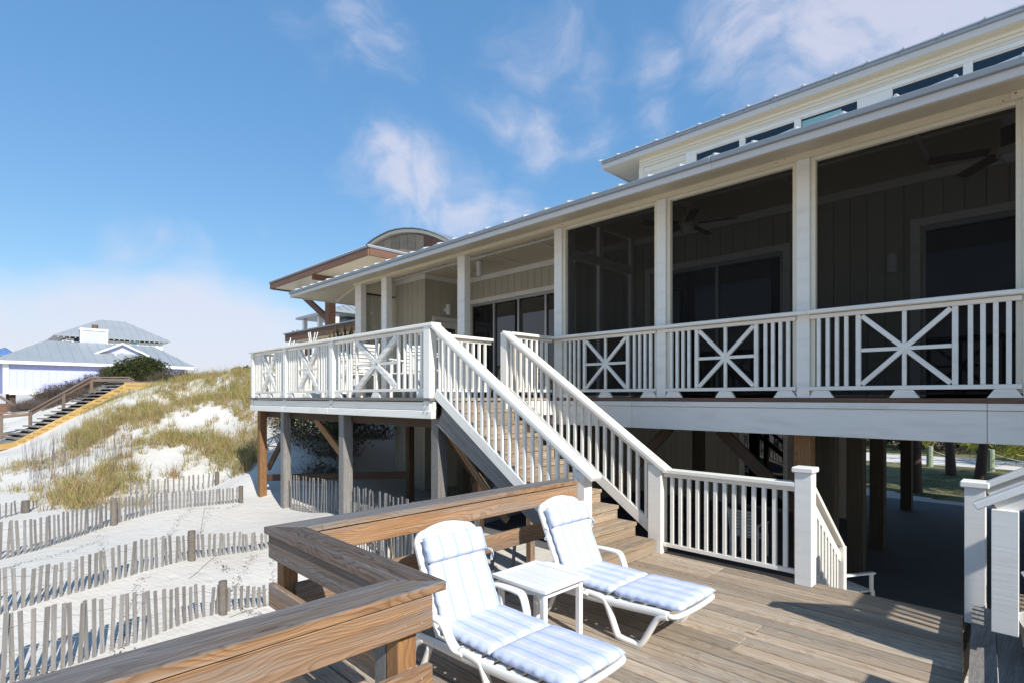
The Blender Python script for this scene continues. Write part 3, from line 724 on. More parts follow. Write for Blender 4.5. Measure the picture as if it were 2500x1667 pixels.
box('door_trim', ld, M['white'], (-5.15, 12.46, -.72), (-5.05, 12.55, 1.3)); box('door_trim', ld, M['white'], (-4.2, 12.46, -.72), (-4.12, 12.55, 1.3))
box('door_leaf', ld, M['glass'], (-5.04, 12.5, -.72), (-4.21, 12.54, 1.3))
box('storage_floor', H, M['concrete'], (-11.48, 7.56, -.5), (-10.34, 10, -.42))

# railing builder -------------------------------------------------
def xrail(parent, a, b_, z0, mat, kind='x', h=.92, n_side=4, axis='x', const=0., mesh_=False, cap=True, sp=.115, capw=.14, feet=True):
    """railing bay from a to b along axis at the other coordinate = const; z0 = floor"""
    def B(name, u0, u1, zz0, zz1, t=.04, off=0.):
        if axis == 'x': return box(name, parent, mat, (u0, const+.05-t/2+off, zz0), (u1, const+.05+t/2+off, zz1))
        return box(name, parent, mat, (const+.05-t/2+off, u0, zz0), (const+.05+t/2+off, u1, zz1))
    def D(name, u0, zz0, u1, zz1, w=.045, t=.036):
        if axis == 'x': return beam(name, parent, mat, (u0, const+.05, zz0), (u1, const+.05, zz1), t, w)
        return beam(name, parent, mat, (const+.05, u0, zz0), (const+.05, u1, zz1), t, w)
    top = z0+h
    B('sub_rail', a, b_, top-.085, top-.043, .04); B('bottom_rail', a, b_, z0+.08, z0+.12, .045)
    L_ = b_-a
    if kind == 'x':
        fw = L_*.46; f0 = a+(L_-fw)/2; f1 = f0+fw; zb, zt = z0+.121, top-.086
        B('panel_stile', f0-.022, f0+.022, zb, zt); B('panel_stile', f1-.022, f1+.022, zb, zt)
        mid = (f0+f1)/2; zm = (zb+zt)/2
        for (u, z) in ((f0+.03, zb+.015), (f0+.03, zt-.015), (f1-.03, zb+.015), (f1-.03, zt-.015)):
            D('diagonal_bar', u, z, mid, zm, .085 if mesh_ else .045, .05 if mesh_ else .036)
        B('panel_bar', mid-.018, mid+.018, zb, zm-.012, .03); B('panel_bar', mid-.018, mid+.018, zm+.012, zt, .03)
        B('panel_bar', f0+.024, mid-.02, zm-.018, zm+.018, .03); B('panel_bar', mid+.02, f1-.024, zm-.018, zm+.018, .03)
        for k in range(n_side):
            for (s0, s1) in ((a, f0-.022), (f1+.022, b_)):
                u = s0+(s1-s0)*(k+1)/(n_side+1); B('baluster', u-.018, u+.018, zb, zt, .036)
        if feet:
            for u in (a+.11, mid, b_-.11):
                if axis == 'x': prism('rail_foot', parent, mat, [(u-.12, z0+.002), (u+.12, z0+.002), (u+.07, z0+.078), (u-.07, z0+.078)], 'y', const+.03, const+.07)
                else: prism('rail_foot', parent, mat, [(u-.12, z0+.002), (u+.12, z0+.002), (u+.07, z0+.078), (u-.07, z0+.078)], 'x', const+.03, const+.07)
        if mesh_:
            V = []; F = []
            def wire(p, q):
                i = len(V); p = Vector(p); q = Vector(q); d = (q-p).normalized(); s = d.orthogonal().normalized()*.0011; t = d.cross(s.normalized())*.0011
                for e in (p, q): V.extend([e+s, e+t, e-s, e-t])
                F.extend([[i, i+1, i+5, i+4], [i+1, i+2, i+6, i+5], [i+2, i+3, i+7, i+6], [i+3, i, i+4, i+7]])
            m_ = int(fw/.05); k_ = int((zt-zb)/.07)
            for i in range(m_+1):
                u = f0-.05+(fw+.1)*i/m_; wire((u, const+.024, zb-.02), (u, const+.024, zt+.02)) if axis == 'x' else None
            for i in range(k_+1):
                z = zb-.02+(zt-zb+.04)*i/k_; wire((f0-.05, const+.022, z), (f1+.05, const+.022, z))
            w_ = wmesh('wire_mesh', parent, M['mesh'], V, F, fix=False); w_['kind'] = 'stuff'
    else:
        m_ = max(1, int(round(L_/sp))-1)
        for k in range(m_):
            u = a+L_*(k+1)/(m_+1); B('baluster', u-.018, u+.018, z0+.121, top-.086, .036)
    if cap:
        if axis == 'x': beam('rail_cap', parent, mat, (a-.001, const+.05, top-.02), (b_+.001, const+.05, top-.02), capw, .042, b=.006)
        else: beam('rail_cap', parent, mat, (const+.05, a-.001, top-.02), (const+.05, b_+.001, top-.02), capw, .042, b=.006)

PR = bpy.data.objects.new('porch_railing', None); place(PR, H, Matrix.Translation((-3, YP, 1.69)))
for (a, b_) in ((-5.335, -3.73), (-3.59, -2.025), (-1.885, -.22), (-.08, 1.63), (1.77, 3.43)):
    xrail(PR, a, b_, 1.69, M['white'], 'x', const=YP-.045, cap=False)
beam('rail_cap', PR, M['white'], (-5.60, YP-.03, 2.592), (-1.9, YP-.03, 2.592), .13, .04, b=.006); beam('rail_cap', PR, M['white'], (-1.898, YP-.03, 2.592), (3.5, YP-.03, 2.592), .13, .04, b=.006)

# ------------------------------------------------------------------ raised white deck at the house corner
RD = thing('raised_deck', 'raised white deck with X-patterned railing on grey wooden posts at the end of the house', 'deck', (-8.6, 5.2, -.4))
YQ = 4.12; DX0, DX1 = -11.62, -5.5
for a, b_ in ((DX0, -10.0), (-9.998, -8.25), (-8.248, DX1)):
    box('fascia_board', RD, M['white'], (a, YQ, 1.53), (b_, YQ+.04, 1.635)); box('lower_fascia_board', RD, M['white'], (a, YQ-.035, 1.425), (b_, YQ+.04, 1.527), b=.008)
box('side_fascia', RD, M['white'], (DX0-.04, YQ, 1.43), (DX0-.002, YP-.02, 1.64))
for i in range(16):
    y = YQ+.07+i*.141
    if y > YP-.05: break
    beam('deck_plank', RD, M['greywood'] if i == 0 else M['deck'], (DX0-.03, y-.05, 1.667), (DX1+.0, y-.05, 1.667), .136, .04)
for i in range(8):
    x = DX0+.15+i*.82; box('joist', RD, M['darkwood'], (x, YQ+.05, 1.45), (x+.04, YP-.02, 1.64))
beam('girder', RD, M['darkwood'], (DX0+.05, YQ+.24, 1.36), (DX1, YQ+.24, 1.36), .08, .13); beam('girder', RD, M['darkwood'], (DX0+.05, 6.1, 1.36), (DX1, 6.1, 1.36), .08, .13)
RPX = [DX0+.05, -9.98, -8.18, -5.62]
for x in RPX: box('rail_post', RD, M['white'], (x-.05, YQ-.012+(.0 if x < -6 else -.02), 1.46), (x+.055 if x < -6 else x+.075, YQ+.085, 2.579))
for a, b_ in zip(RPX[:-1], RPX[1:]):
    xrail(RD, a+.057, b_-.052, 1.69, M['white'], 'x', const=YQ-.01, mesh_=True, cap=False)
for a, b_ in ((DX0-.06, -9.981), (-9.979, -8.181), (-8.179, DX1+.02)): beam('rail_cap', RD, M['white'], (a, YQ+.03, 2.6), (b_, YQ+.03, 2.6), .15, .042, b=.006)
xrail(RD, YQ+.12, 5.2, 1.69, M['white'], 'x', axis='y', const=DX0-.02, feet=False); xrail(RD, 5.3, YP-.02, 1.69, M['white'], 'x', axis='y', const=DX0-.02, feet=False)
box('rail_post', RD, M['white'], (DX0-.02, 5.2, 1.69), (DX0+.08, 5.3, 2.58))
# rail from stair head to the porch, and the gate across the stair head
box('rail_post', RD, M['white'], (-5.56, 5.33, 1.46), (-5.44, 5.45, 2.60))
xrail(RD, 5.452, YP-.05, 1.69, M['white'], 'v', axis='y', const=-5.55)
box('end_fascia', RD, M['white'], (-5.5, 5.46, 1.43), (-5.462, YP-.02, 1.64))
gate = bpy.data.objects.new('stair_gate', None); place(gate, RD, Matrix.Translation((-5.9, 4.8, 1.69)))
xrail(gate, 4.25, 5.50, 1.69, M['white'], 'v', axis='y', const=-6.0, h=.86)
for (bx, bz) in ((-5.66, 1.60), (-5.66, 1.50), (-5.58, 1.60), (-5.58, 1.50), (-5.62, 1.55)): cyl('bolt', RD, M['gutter'], (bx, YQ-.033, bz), (bx, YQ-.045, bz), .008, seg=8)
for x in (DX0+.05, -9.98, -8.18):
    for bz in (1.51, 1.58): cyl('bolt', RD, M['gutter'], (x, YQ-.012, bz), (x, YQ-.022, bz), .008, seg=8)
# wooden supports
def rpost(x, y, mat, w=.14, z1=1.43):
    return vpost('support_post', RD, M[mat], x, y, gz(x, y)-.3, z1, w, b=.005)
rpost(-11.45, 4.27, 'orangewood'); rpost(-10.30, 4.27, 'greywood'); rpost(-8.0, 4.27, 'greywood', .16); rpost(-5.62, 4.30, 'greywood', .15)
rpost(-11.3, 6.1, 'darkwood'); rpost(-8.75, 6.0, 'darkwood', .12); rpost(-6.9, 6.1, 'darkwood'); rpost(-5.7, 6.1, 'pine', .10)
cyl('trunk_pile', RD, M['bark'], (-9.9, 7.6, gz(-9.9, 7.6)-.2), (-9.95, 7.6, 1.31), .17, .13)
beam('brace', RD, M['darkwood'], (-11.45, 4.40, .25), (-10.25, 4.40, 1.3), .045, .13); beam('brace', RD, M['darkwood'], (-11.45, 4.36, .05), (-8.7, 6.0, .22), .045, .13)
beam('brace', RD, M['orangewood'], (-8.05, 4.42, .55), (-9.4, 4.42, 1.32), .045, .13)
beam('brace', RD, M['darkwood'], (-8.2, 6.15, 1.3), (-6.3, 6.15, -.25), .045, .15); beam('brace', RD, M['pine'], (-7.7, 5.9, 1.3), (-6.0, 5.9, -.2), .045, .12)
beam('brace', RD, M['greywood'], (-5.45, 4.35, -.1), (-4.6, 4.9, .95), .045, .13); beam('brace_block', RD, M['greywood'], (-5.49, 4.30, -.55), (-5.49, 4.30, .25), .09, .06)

# ------------------------------------------------------------------ stair from lower deck up to the raised deck
ST = thing('deck_staircase', 'wooden staircase with white slanted handrails climbing to the raised deck', 'staircase', (-4.3, 4.75, 0))
NR = 11; RISE = 1.69/NR; RUN = .2375; X0 = -3.09; YS0, YS1 = 4.24, 5.30
for i in range(NR-1):
    xn = X0-i*RUN; z = (i+1)*RISE
    beam('tread', ST, M['tread'], (xn-.068, YS0, z-.02), (xn-.068, YS1, z-.02), .132, .04); beam('tread', ST, M['tread'], (xn-.207, YS0, z-.02), (xn-.207, YS1, z-.02), .138, .04)
    beam('riser', ST, M['tread'], (xn-.025, YS0, z-.041-(RISE-.042)/2), (xn-.025, YS1-.01, z-.041-(RISE-.042)/2), .022, RISE-.044)
beam('riser', ST, M['tread'], (X0-(NR-1)*RUN-.02, YS0, 1.57), (X0-(NR-1)*RUN-.02, YS1-.01, 1.57), .022, RISE-.03)
def slope_z(x, off): return off+(X0-x)*RISE/RUN
beam('stringer', ST, M['greywood'], (X0+.10, YS0-.028, -.02+.02), (-5.46, YS0-.028, slope_z(-5.46, -.13)+.05), .04, .26)
beam('stringer', ST, M['darkwood'], (X0-.35, YS1-.12, slope_z(X0-.35, -.24)), (-5.46, YS1-.12, slope_z(-5.46, -.24)), .04, .2)
def stair_rail(y, xa, za, xb, zb, bot):
    """cap from (xa,za) low to (xb,zb) high; 'bot' = vertical distance to the lower rail"""
    sl = (zb-za)/(xb-xa); ang = math.atan(abs(sl))
    beam('stair_cap', ST, M['white'], (xa+.05, y, za-.02+sl*.05), (xb, y, zb-.02), .15, .045, b=.006)
    beam('stair_sub_rail', ST, M['white'], (xa-.09, y, za-.075+sl*-.09), (xb+.06, y, zb-.075+sl*.06), .04, .055)
    beam('stair_lower_rail', ST, M['white'], (xa-.09, y, za-bot+sl*-.09), (xb+.05, y, zb-bot+sl*.05), .045, .12)
    n = int((xa-xb-.2)/.112)
    for k in range(n):
        x = xb+.12+k*.112; z = zb+sl*(x-xb)
        box('baluster', ST, M['white'], (x-.018, y-.018, z-bot+.045), (x+.018, y+.018, z-.085))
stair_rail(4.165, -3.10, .985, -5.55, 2.62, .84)
stair_rail(5.375, -3.04, .955, -5.50, 2.62, .80)
box('newel_post', ST, M['white'], (-3.27, 4.11, -.0), (-3.15, 4.23, .99)); box('newel_post', ST, M['white'], (-3.20, 5.32, 0.0), (-3.045, 5.46, .96))

# ------------------------------------------------------------------ lower deck
LD = thing('lower_deck', 'weathered grey-brown plank deck carrying the two loungers', 'deck', (-1.8, 3, 0))
y = -1.6; i = 0
while y < 5.50:
    xl = -3.46 if y > 1.28 else -2.08
    xr = (-.40-(y-4.2)*.104) if y > 3.6 else .75
    cuts = [xl]; c = xl+random.choice((1.1, 1.9, 2.6, 5))
    while c < xr-.6: cuts.append(c); c += random.choice((2.4, 3.0, 3.6))
    cuts.append(xr)
    for a, b_ in zip(cuts[:-1], cuts[1:]):
        beam('plank', LD, M['deck'], (a+.002, y, -.02+random.uniform(-.0015, .0015)), (b_-.002, y, -.02), .133, .038, b=.003)
    y += .1435; i += 1
for x in (-3.35, -2.6, -1.9, -1.2, -.5):
    box('joist', LD, M['darkwood'], (x, 1.35, -.24), (x+.045, 5.5, -.041))
for x in (-1.6, -1.0, -.4, .2): box('joist', LD, M['darkwood'], (x, -1.6, -.24), (x+.045, 1.3, -.041))
beam('rim_board', LD, M['darkwood'], (-3.46, 5.56, -.13), (-.55, 5.56, -.13), .04, .18); beam('rim_board', LD, M['pine'], (-3.49, 1.3, -.14), (-3.49, 5.5, -.14), .04, .19)
for (x, y) in ((-3.3, 1.6), (-3.3, 3.4), (-3.3, 5.3), (-1.9, 5.3), (-.6, 5.3), (-1.9, 1.2), (-1.9, 3.2), (0, 3)):
    vpost('deck_post', LD, M['greywood'], x, y, gz(x, y)-.3, -.245, .14)

# ------------------------------------------------------------------ brown guardrail, foreground
GR = thing('wood_guardrail', 'brown weathered timber guardrail with a wide mitred cap zigzagging round the lower deck', 'railing', (-2.5, 1.5, 0))
CT = .916
def cap_piece(pts, mats, z=CT, t=.038):
    """mitred board given by its 4 plan corners, length along the first edge"""
    p = [Vector((a, b_, 0)) for a, b_ in pts]; c = sum(p, Vector())/4; X = (p[1]-p[0]).normalized(); Y = Vector((0, 0, 1)).cross(X)
    Mx = Matrix((X, Y, Vector((0, 0, 1)))).transposed().to_4x4(); Mx.translation = Vector((c.x, c.y, z-t/2)); inv = Mx.inverted()
    q = [inv@Vector((v.x, v.y, z-t/2)) for v in p]; b = .004
    V = [(v.x, v.y, -t/2) for v in q]+[(v.x, v.y, t/2-b) for v in q]+[(v.x*(1-b/abs(v.x)), v.y*(1-b/abs(v.y)), t/2) for v in q]
    F = [[3, 2, 1, 0], [8, 9, 10, 11]]+[[i, (i+1) % 4, 4+(i+1) % 4, 4+i] for i in range(4)]+[[4+i, 4+(i+1) % 4, 8+(i+1) % 4, 8+i] for i in range(4)]
    o = mesh('cap_board', GR, mats, V, F, M=Mx)
    for pl in o.data.polygons:
        if pl.normal.z > .5: pl.material_index = 1
    return o
cap_piece([(-1.85, -1.6), (-1.85, 1.452), (-2.035, 1.268), (-2.035, -1.6)], (M['pine'], M['pinetop']))
cap_piece([(-1.853, 1.454), (-3.215, 1.46), (-3.40, 1.278), (-2.038, 1.270)], (M['rail_brown'], M['darktop']))
cap_piece([(-3.403, 1.281), (-3.403, 4.10), (-3.218, 4.10), (-3.218, 1.463)], (M['pine'], M['pinetop']))
zf = CT-.038
for z, hh in ((zf-.076, .14), (.51, .14), (.12, .14)):
    beam('side_board', GR, M['pine'], (-1.875, -1.6, z), (-1.875, 1.39, z), .036, hh, b=.005)
    beam('side_board', GR, M['rail_brown'] if z > .6 else M['pine'], (-1.895, 1.30, z), (-3.37, 1.31, z), .036, hh, b=.005)
    if z > .6: beam('side_board', GR, M['pine'], (-3.25, 1.43, z), (-3.25, 4.10, z), .036, hh, b=.005)
    else:
        beam('side_board', GR, M['pine'], (-3.25, 1.40, z), (-3.25, 2.62, z), .036, hh, b=.005)
        beam('side_board', GR, M['pine'], (-3.27, 2.622, z-.005), (-3.27, 4.10, z), .036, hh, b=.005)
for (y, z) in ((1.33, zf-.04), (1.33, zf-.11), (1.25, zf-.05), (1.25, zf-.10), (-.35, zf-.04), (-.35, zf-.11), (1.33, .54), (1.33, .48)): cyl('nail', GR, M['alu'], (-1.858, y, z), (-1.8545, y, z), .005, seg=8)
for (y, z) in ((2.60, zf-.04), (2.60, zf-.11), (4.0, zf-.04), (4.0, zf-.11), (2.58, .54), (2.58, .47)): cyl('nail', GR, M['alu'], (-3.234, y, z), (-3.2295, y, z), .005, seg=8)
for (x, y) in ((-1.945, 1.29), (-3.30, 1.38), (-3.34, 2.62), (-3.34, 4.04), (-1.945, -.4)):
    vpost('guard_post', GR, M['orangewood'], x, y, -.25 if x < -3 else .0, zf-.001, .09)
vpost('guard_post', GR, M['greywood'], -2.04, 1.29, .0, zf-.002, .088)

# ------------------------------------------------------------------ white guardrail along the house side of the lower deck
WR = thing('white_guardrail', 'low white baluster railing between the staircase newel and a capped post', 'railing', (-2.4, 5.4, 0))
xrail(WR, -3.04, -1.70, 0.0, M['white'], 'v', const=5.34, capw=.12, sp=.098)
box('newel_post', WR, M['white_old'], (-1.698, 5.33, 0), (-1.56, 5.47, 1.015)); box('newel_cap', WR, M['white_old'], (-1.72, 5.31, 1.016), (-1.54, 5.49, 1.065), b=.008)

# steps down from the lower deck to the slab under the house
ES = thing('under_house_steps', 'short flight of steps with a slanting white rail going down behind the capped post', 'steps', (-1.1, 6, -.78))
for i in range(4):
    z = -.19*(i+1)
    beam('tread', ES, M['deck'], (-1.58, 5.66+i*.25, z-.02), (-.5, 5.66+i*.25, z-.02), .25, .04)
beam('rail_cap', ES, M['white'], (-1.62, 5.46, .90), (-1.62, 6.50, .12), .09, .04); beam('sub_rail', ES, M['white'], (-1.62, 5.475, .75), (-1.62, 6.45, .02), .035, .08)
beam('lower_rail', ES, M['white'], (-1.62, 5.475, .12), (-1.62, 6.42, -.60), .035, .09)
for k in range(9):
    y = 5.53+k*.1; zt = .75-(y-5.475)*.749; box('baluster', ES, M['white'], (-1.638, y-.018, zt-.62), (-1.602, y+.018, zt-.02))
box('newel_post', ES, M['white'], (-1.67, 6.42, -.80), (-1.57, 6.52, .14)); beam('stringer', ES, M['white'], (-1.62, 5.50, -.12), (-1.62, 6.5, -.80), .04, .2)

# ------------------------------------------------------------------ right-hand stair with white rails
SR = thing('side_staircase', 'wooden steps with white posts and rails climbing out of the right edge', 'staircase', (.4, 4.6, 0))
for i in range(8):
    x0 = -.46+i*.25; z = .15*(i+1)
    sk = lambda y: (5.35-y)*.075
    for k, (dx0, dx1) in enumerate(((0, .123), (.128, .25))):
        V = []
        for zz in (z-.038, z): V += [(x0+dx0+sk(5.30), 5.30, zz), (x0+dx1+sk(5.30), 5.30, zz), (x0+dx1+sk(3.3), 3.3, zz), (x0+dx0+sk(3.3), 3.3, zz)]
        c = sum((Vector(v) for v in V), Vector())/8
        Mx = Matrix.Translation(c) @ Matrix.Rotation(R(90), 4, 'Z'); inv = Mx.inverted()
        mesh('tread', SR, M['greywood'] if (i == 0) else M['tread'], [inv@Vector(v) for v in V], [[0, 1, 2, 3], [4, 5, 6, 7], [0, 1, 5, 4], [1, 2, 6, 5], [2, 3, 7, 6], [3, 0, 4, 7]], M=Mx)
    beam('riser', SR, M['tread'], (x0+.035+sk(5.3), 5.29, z-.095), (x0+.035+sk(3.31), 3.31, z-.095), .022, .108)
box('newel_post', SR, M['white_old'], (-.505, 5.34, .0), (-.385, 5.46, 1.018)); box('newel_cap', SR, M['white_old'], (-.53, 5.32, 1.019), (-.36, 5.48, 1.068), b=.008)
box('newel_post', SR, M['white_old'], (-.285, 4.33, .302), (-.165, 4.45, 1.03))
box('newel_post', SR, M['white_old'], (1.50, 4.34, 1.2), (1.60, 4.44, 2.1)); box('newel_post', SR, M['white_old'], (1.50, 5.34, 1.2), (1.60, 5.44, 2.1))
for (y, xa, za, xb, zb, lb) in ((4.39, -.36, 1.055, 1.55, 2.22, 1), (5.40, -.37, 1.07, 1.55, 2.22, 1)):
    sl = (zb-za)/(xb-xa)
    beam('rail_cap', SR, M['white_old'], (xa, y, za-.02), (xb, y, zb-.02), .14, .045, b=.006)
    beam('sub_rail', SR, M['white_old'], (xa+.10 if y < 5 else xa, y, za-.09+sl*.1*(y < 5)), (xb, y, zb-.09), .04, .09)
    beam('lower_rail', SR, M['white_old'], (xa+.2, y, za-.80+sl*.2), (xb, y, zb-.80), .04, .10)
    for k in range(15):
        x = xa+.28+k*.112; z = za+sl*(x-xa); box('baluster', SR, M['white_old'], (x-.018, y-.018, z-.76), (x+.018, y+.018, z-.13))
for y in (3.32, 5.31): beam('stringer', SR, M['white_old'], (-.30, y, .0), (1.55, y, 1.12), .04, .25)
beam('top_rail', SR, M['white_old'], (1.53, 4.44, 2.08), (1.53, 5.34, 2.08), .10, .14); beam('lower_rail', SR, M['white_old'], (1.53, 4.44, 1.33), (1.53, 5.34, 1.33), .05, .08)
for k in range(8): box('baluster', SR, M['white_old'], (1.51, 4.53+k*.102, 1.37), (1.546, 4.566+k*.102, 2.01))
LN = thing('boarded_landing', 'boarded timber landing at the head of the side steps beyond the right edge', 'landing', (2.5, 3, -.7))
for i in range(14): box('side_board', LN, M['greywood'], (.62, 3.3-i*.3, -.6), (.66, 3.595-i*.3, 1.16))
for i in range(6): beam('landing_plank', LN, M['deck'], (.60, 3.25-i*.15, 1.18), (4.5, 3.25-i*.15, 1.18), .145, .04)
box('landing_floor', LN, M['deck'], (1.56, 3.33, 1.15), (4.5, 5.4, 1.198)); box('landing_floor', LN, M['deck'], (.62, -.9, 1.14), (4.5, 2.4, 1.19))

# ------------------------------------------------------------------ loungers and table
def cushion(name, parent, L_, Wd, T, Mx, nx=28, ny=18, seed=0, sag=.0):
    V = []; F = []
    def prof(u): return max(0., 1-abs(u)**10)**.45
    for s in (1, -1):
        for i in range(nx+1):
            for j in range(ny+1):
                u = -1+2*i/nx; v = -1+2*j/ny
                # bunch grid toward the rims
                uu = math.sin(u*math.pi/2)*.35+u*.65; vv = math.sin(v*math.pi/2)*.35+v*.65
                h = prof(uu)*prof(vv)
                nzv = noise.noise(Vector((uu*L_*5+seed*7, vv*Wd*6, seed)))*.16+noise.noise(Vector((uu*L_*16+seed, vv*Wd*14, 3)))*.05
                edge = .02*math.sin(uu*L_*40+seed)*(1-prof(vv))
                V.append((uu*L_/2*(1+.01*noise.noise(Vector((vv*6, seed, 1)))), vv*Wd/2*(1+edge), s*T/2*h*(1+nzv)-sag*(1-uu*uu)))
    n1 = (nx+1)*(ny+1)
    for s in range(2):
        for i in range(nx):
            for j in range(ny):
                a = s*n1+i*(ny+1)+j; q = [a, a+ny+1, a+ny+2, a+1]; F.append(q if s == 0 else q[::-1])
    bm = bmesh.new(); vs = [bm.verts.new(v) for v in V]
    for f in F: bm.faces.new([vs[k] for k in f])
    bmesh.ops.remove_doubles(bm, verts=bm.verts, dist=.0006); bmesh.ops.recalc_face_normals(bm, faces=bm.faces)
    me = bpy.data.meshes.new(name); bm.to_mesh(me); bm.free(); me.materials.append(M['fabric'])
    me.polygons.foreach_set('use_smooth', [True]*len(me.polygons))
    o = bpy.data.objects.new(name, me); place(o, parent, Mx); return o
def lounger(yc, xh, label, seed):
    t = thing('sun_lounger', label, 'lounger', (xh, yc, 0), 0, 'sun loungers on the lower deck')
    hw = .285; O = Matrix.Translation((xh, yc, 0)); pl = M['plastic']
    for s in (-1, 1):
        y = s*hw
        # side rail, leg loop and foot bend
        sweep('side_rail', t, pl, smooth_path([(-.42, y, .20), (-.1, y, .225), (.24, y, .235), (.37, y, .242), (.6, y, .255), (.80, y, .27), (.90, y, .272)], 4), .018, .026, (0, 1, 0), M=O)
        sweep('leg', t, pl, smooth_path([(.22, y, .262), (.36, y, .258), (.415, y, .225), (.50, y, .04), (.53, y, .018), (.64, y, .012), (.70, y, .03), (.80, y, .20), (.84, y, .245), (.90, y, .262)], 5), .023, .020, (0, 1, 0), M=O)
        sweep('armrest', t, pl, smooth_path([(-.20, y*1.06, .23), (-.20, y*1.1, .30), (-.185, y*1.13, .375), (-.13, y*1.15, .402), (.06, y*1.15, .408), (.125, y*1.14, .39), (.17, y*1.1, .31), (.20, y*1.03, .262), (.26, y, .255)], 5), .030, .015, (0, 1, 0), M=O)
        sweep('leg', t, pl, smooth_path([(-.12, y, .22), (-.22, y, .15), (-.27, y, .03), (-.24, y, .012), (-.15, y, .03), (-.06, y, .20)], 5), .020, .018, (0, 1, 0), M=O)
    sweep('foot_bar', t, pl, smooth_path([(.90, -hw, .270), (.945, -hw*.86, .27), (.96, 0, .27), (.945, hw*.86, .27), (.90, hw, .270)], 5), .014, .020, (0, 0, 1), M=O)
    for k in range(9):
        x = .02+k*.105; o = bpy.data.objects.new('seat_slat', chbox(.07, 2*hw-.03, .014, .004, (pl,))); place(o, t, O@Matrix.Translation((x*.96, 0, .262)))
    # backrest shell: rounded panel
    ang = R(65); bx = -.0
    B = O @ Matrix.Translation((-.02, 0, .255)) @ Matrix.Rotation(-(math.pi-ang), 4, 'Y')   # local X runs up the back
    outl = []
    Lb = .68; w0, w1 = .27, .262
    outl += [(0, -w0), (Lb-.13, -w1)]
    for k in range(1, 8): a = k/8*math.pi/2; outl.append((Lb-.13+.09*math.sin(a), -w1+.09*(1-math.cos(a))))
    for k in range(0, 9): yv = -.172+.344*k/8; outl.append((Lb-.04+.03*(1-(yv/.172)**2), yv))
    for k in range(7, 0, -1): a = k/8*math.pi/2; outl.append((Lb-.13+.09*math.sin(a), w1-.09*(1-math.cos(a))))
    outl += [(Lb-.13, w1), (0, w0)]
    n = len(outl); V = []; c0 = Vector((Lb/2, 0, 0))
    for z, sc in ((-.016, .975), (-.010, 1.0), (.010, 1.0), (.016, .975)):
        for p in outl: V.append((c0.x+(p[0]-c0.x)*sc, p[1]*sc, z))
    F = [list(range(n))[::-1], [3*n+i for i in range(n)]]
    for r_ in range(3):
        for i in range(n): F.append([r_*n+i, r_*n+(i+1) % n, (r_+1)*n+(i+1) % n, (r_+1)*n+i])
    mesh('backrest', t, pl, V, F, M=B)
    # which side faces the sitter: local Z after rotation
    zdir = (B.to_3x3()@Vector((0, 0, 1))).x
    sgn = 1 if zdir > 0 else -1
    cushion('back_cushion', t, .50, .48, .055, B@Matrix.Translation((.25, 0, sgn*.045)), seed=seed+1)
    cushion('head_cushion', t, .165, .48, .10, B@Matrix.Translation((.50, 0, sgn*.064)), nx=12, seed=seed+2)
    cushion('seat_cushion', t, .47, .52, .062, O@Matrix.Translation((.20, 0, .305)), seed=seed+3)
    cushion('foot_cushion', t, .53, .52, .062, O@Matrix.Translation((.705, 0, .312))@Matrix.Rotation(R(-1.5), 4, 'Y'), seed=seed+4)
    for s in (-1, 1):
        for dz, dx in ((0, 0), (.012, -.02)):
            P = [(-.0, .262*s, .0), (-.0, .28*s, -.0), (-.02+dx, .295*s, -.03), (-.05+dx, .30*s+dz*s, -.0+dz), (-.085, (.29+dz)*s, .01)]
            sweep('cushion_tie', t, M['tie'], smooth_path([Vector(p)+Vector((.43, 0, sgn*.03)) for p in P], 4), .006, .0025, (0, 0, 1), seg=6, M=B)
    return t
lounger(3.53, -2.70, 'white plastic sun lounger with striped cushions standing beside the stair, right of the small table', 1)
lounger(2.27, -2.62, 'white plastic sun lounger with striped cushions nearest the camera, partly behind the brown guardrail', 11)
T = thing('side_table', 'small white slatted side table standing between the two loungers', 'table', (-2.63, 2.92, 0))
tz = .425; tx0, tx1, ty0, ty1 = -2.895, -2.375, 2.69, 3.15
def bowed(name, x0, x1, yb, dirn):
    out = [(x0, yb), (x1, yb)]+[(x1+(x0-x1)*k/8, yb+dirn*(.055+.012*math.sin(math.pi*k/8))) for k in range(9)]
    prism(name, T, M['tablewhite'], out, 'z', tz-.02, tz)
bowed('top_rim', tx0, tx1, ty0+.05, -1); bowed('top_rim', tx0, tx1, ty1-.05, 1)
box('top_rim', T, M['tablewhite'], (tx0, ty0+.051, tz-.02), (tx0+.055, ty1-.051, tz)); box('top_rim', T, M['tablewhite'], (tx1-.055, ty0+.051, tz-.02), (tx1, ty1-.051, tz))
ns = 12; sy = (ty1-ty0-.104)/ns
for k in range(ns): y = ty0+.052+k*sy; box('table_slat', T, M['tablewhite'], (tx0+.057, y+.001, tz-.016), (tx1-.057, y+sy-.0045, tz-.001), b=.001)
for x in (tx0+.035, tx1-.075):
    for y in (ty0+.02, ty1-.06): box('leg', T, M['tablewhite'], (x, y, 0), (x+.04, y+.04, tz-.021), b=.004)
for y in (ty0+.03, ty1-.05):
    out = [(tx0+.076, tz-.022), (tx1-.076, tz-.022), (tx1-.076, tz-.05)]+[(tx1-.076+(tx0-tx1+.152)*k/8, tz-.05-.03*math.sin(math.pi*k/8)) for k in range(1, 8)]+[(tx0+.076, tz-.05)]
    prism('apron', T, M['tablewhite'], out, 'y', y, y+.02)
for x in (tx0+.045, tx1-.065): box('apron', T, M['tablewhite'], (x, ty0+.061, tz-.075), (x+.02, ty1-.061, tz-.022))

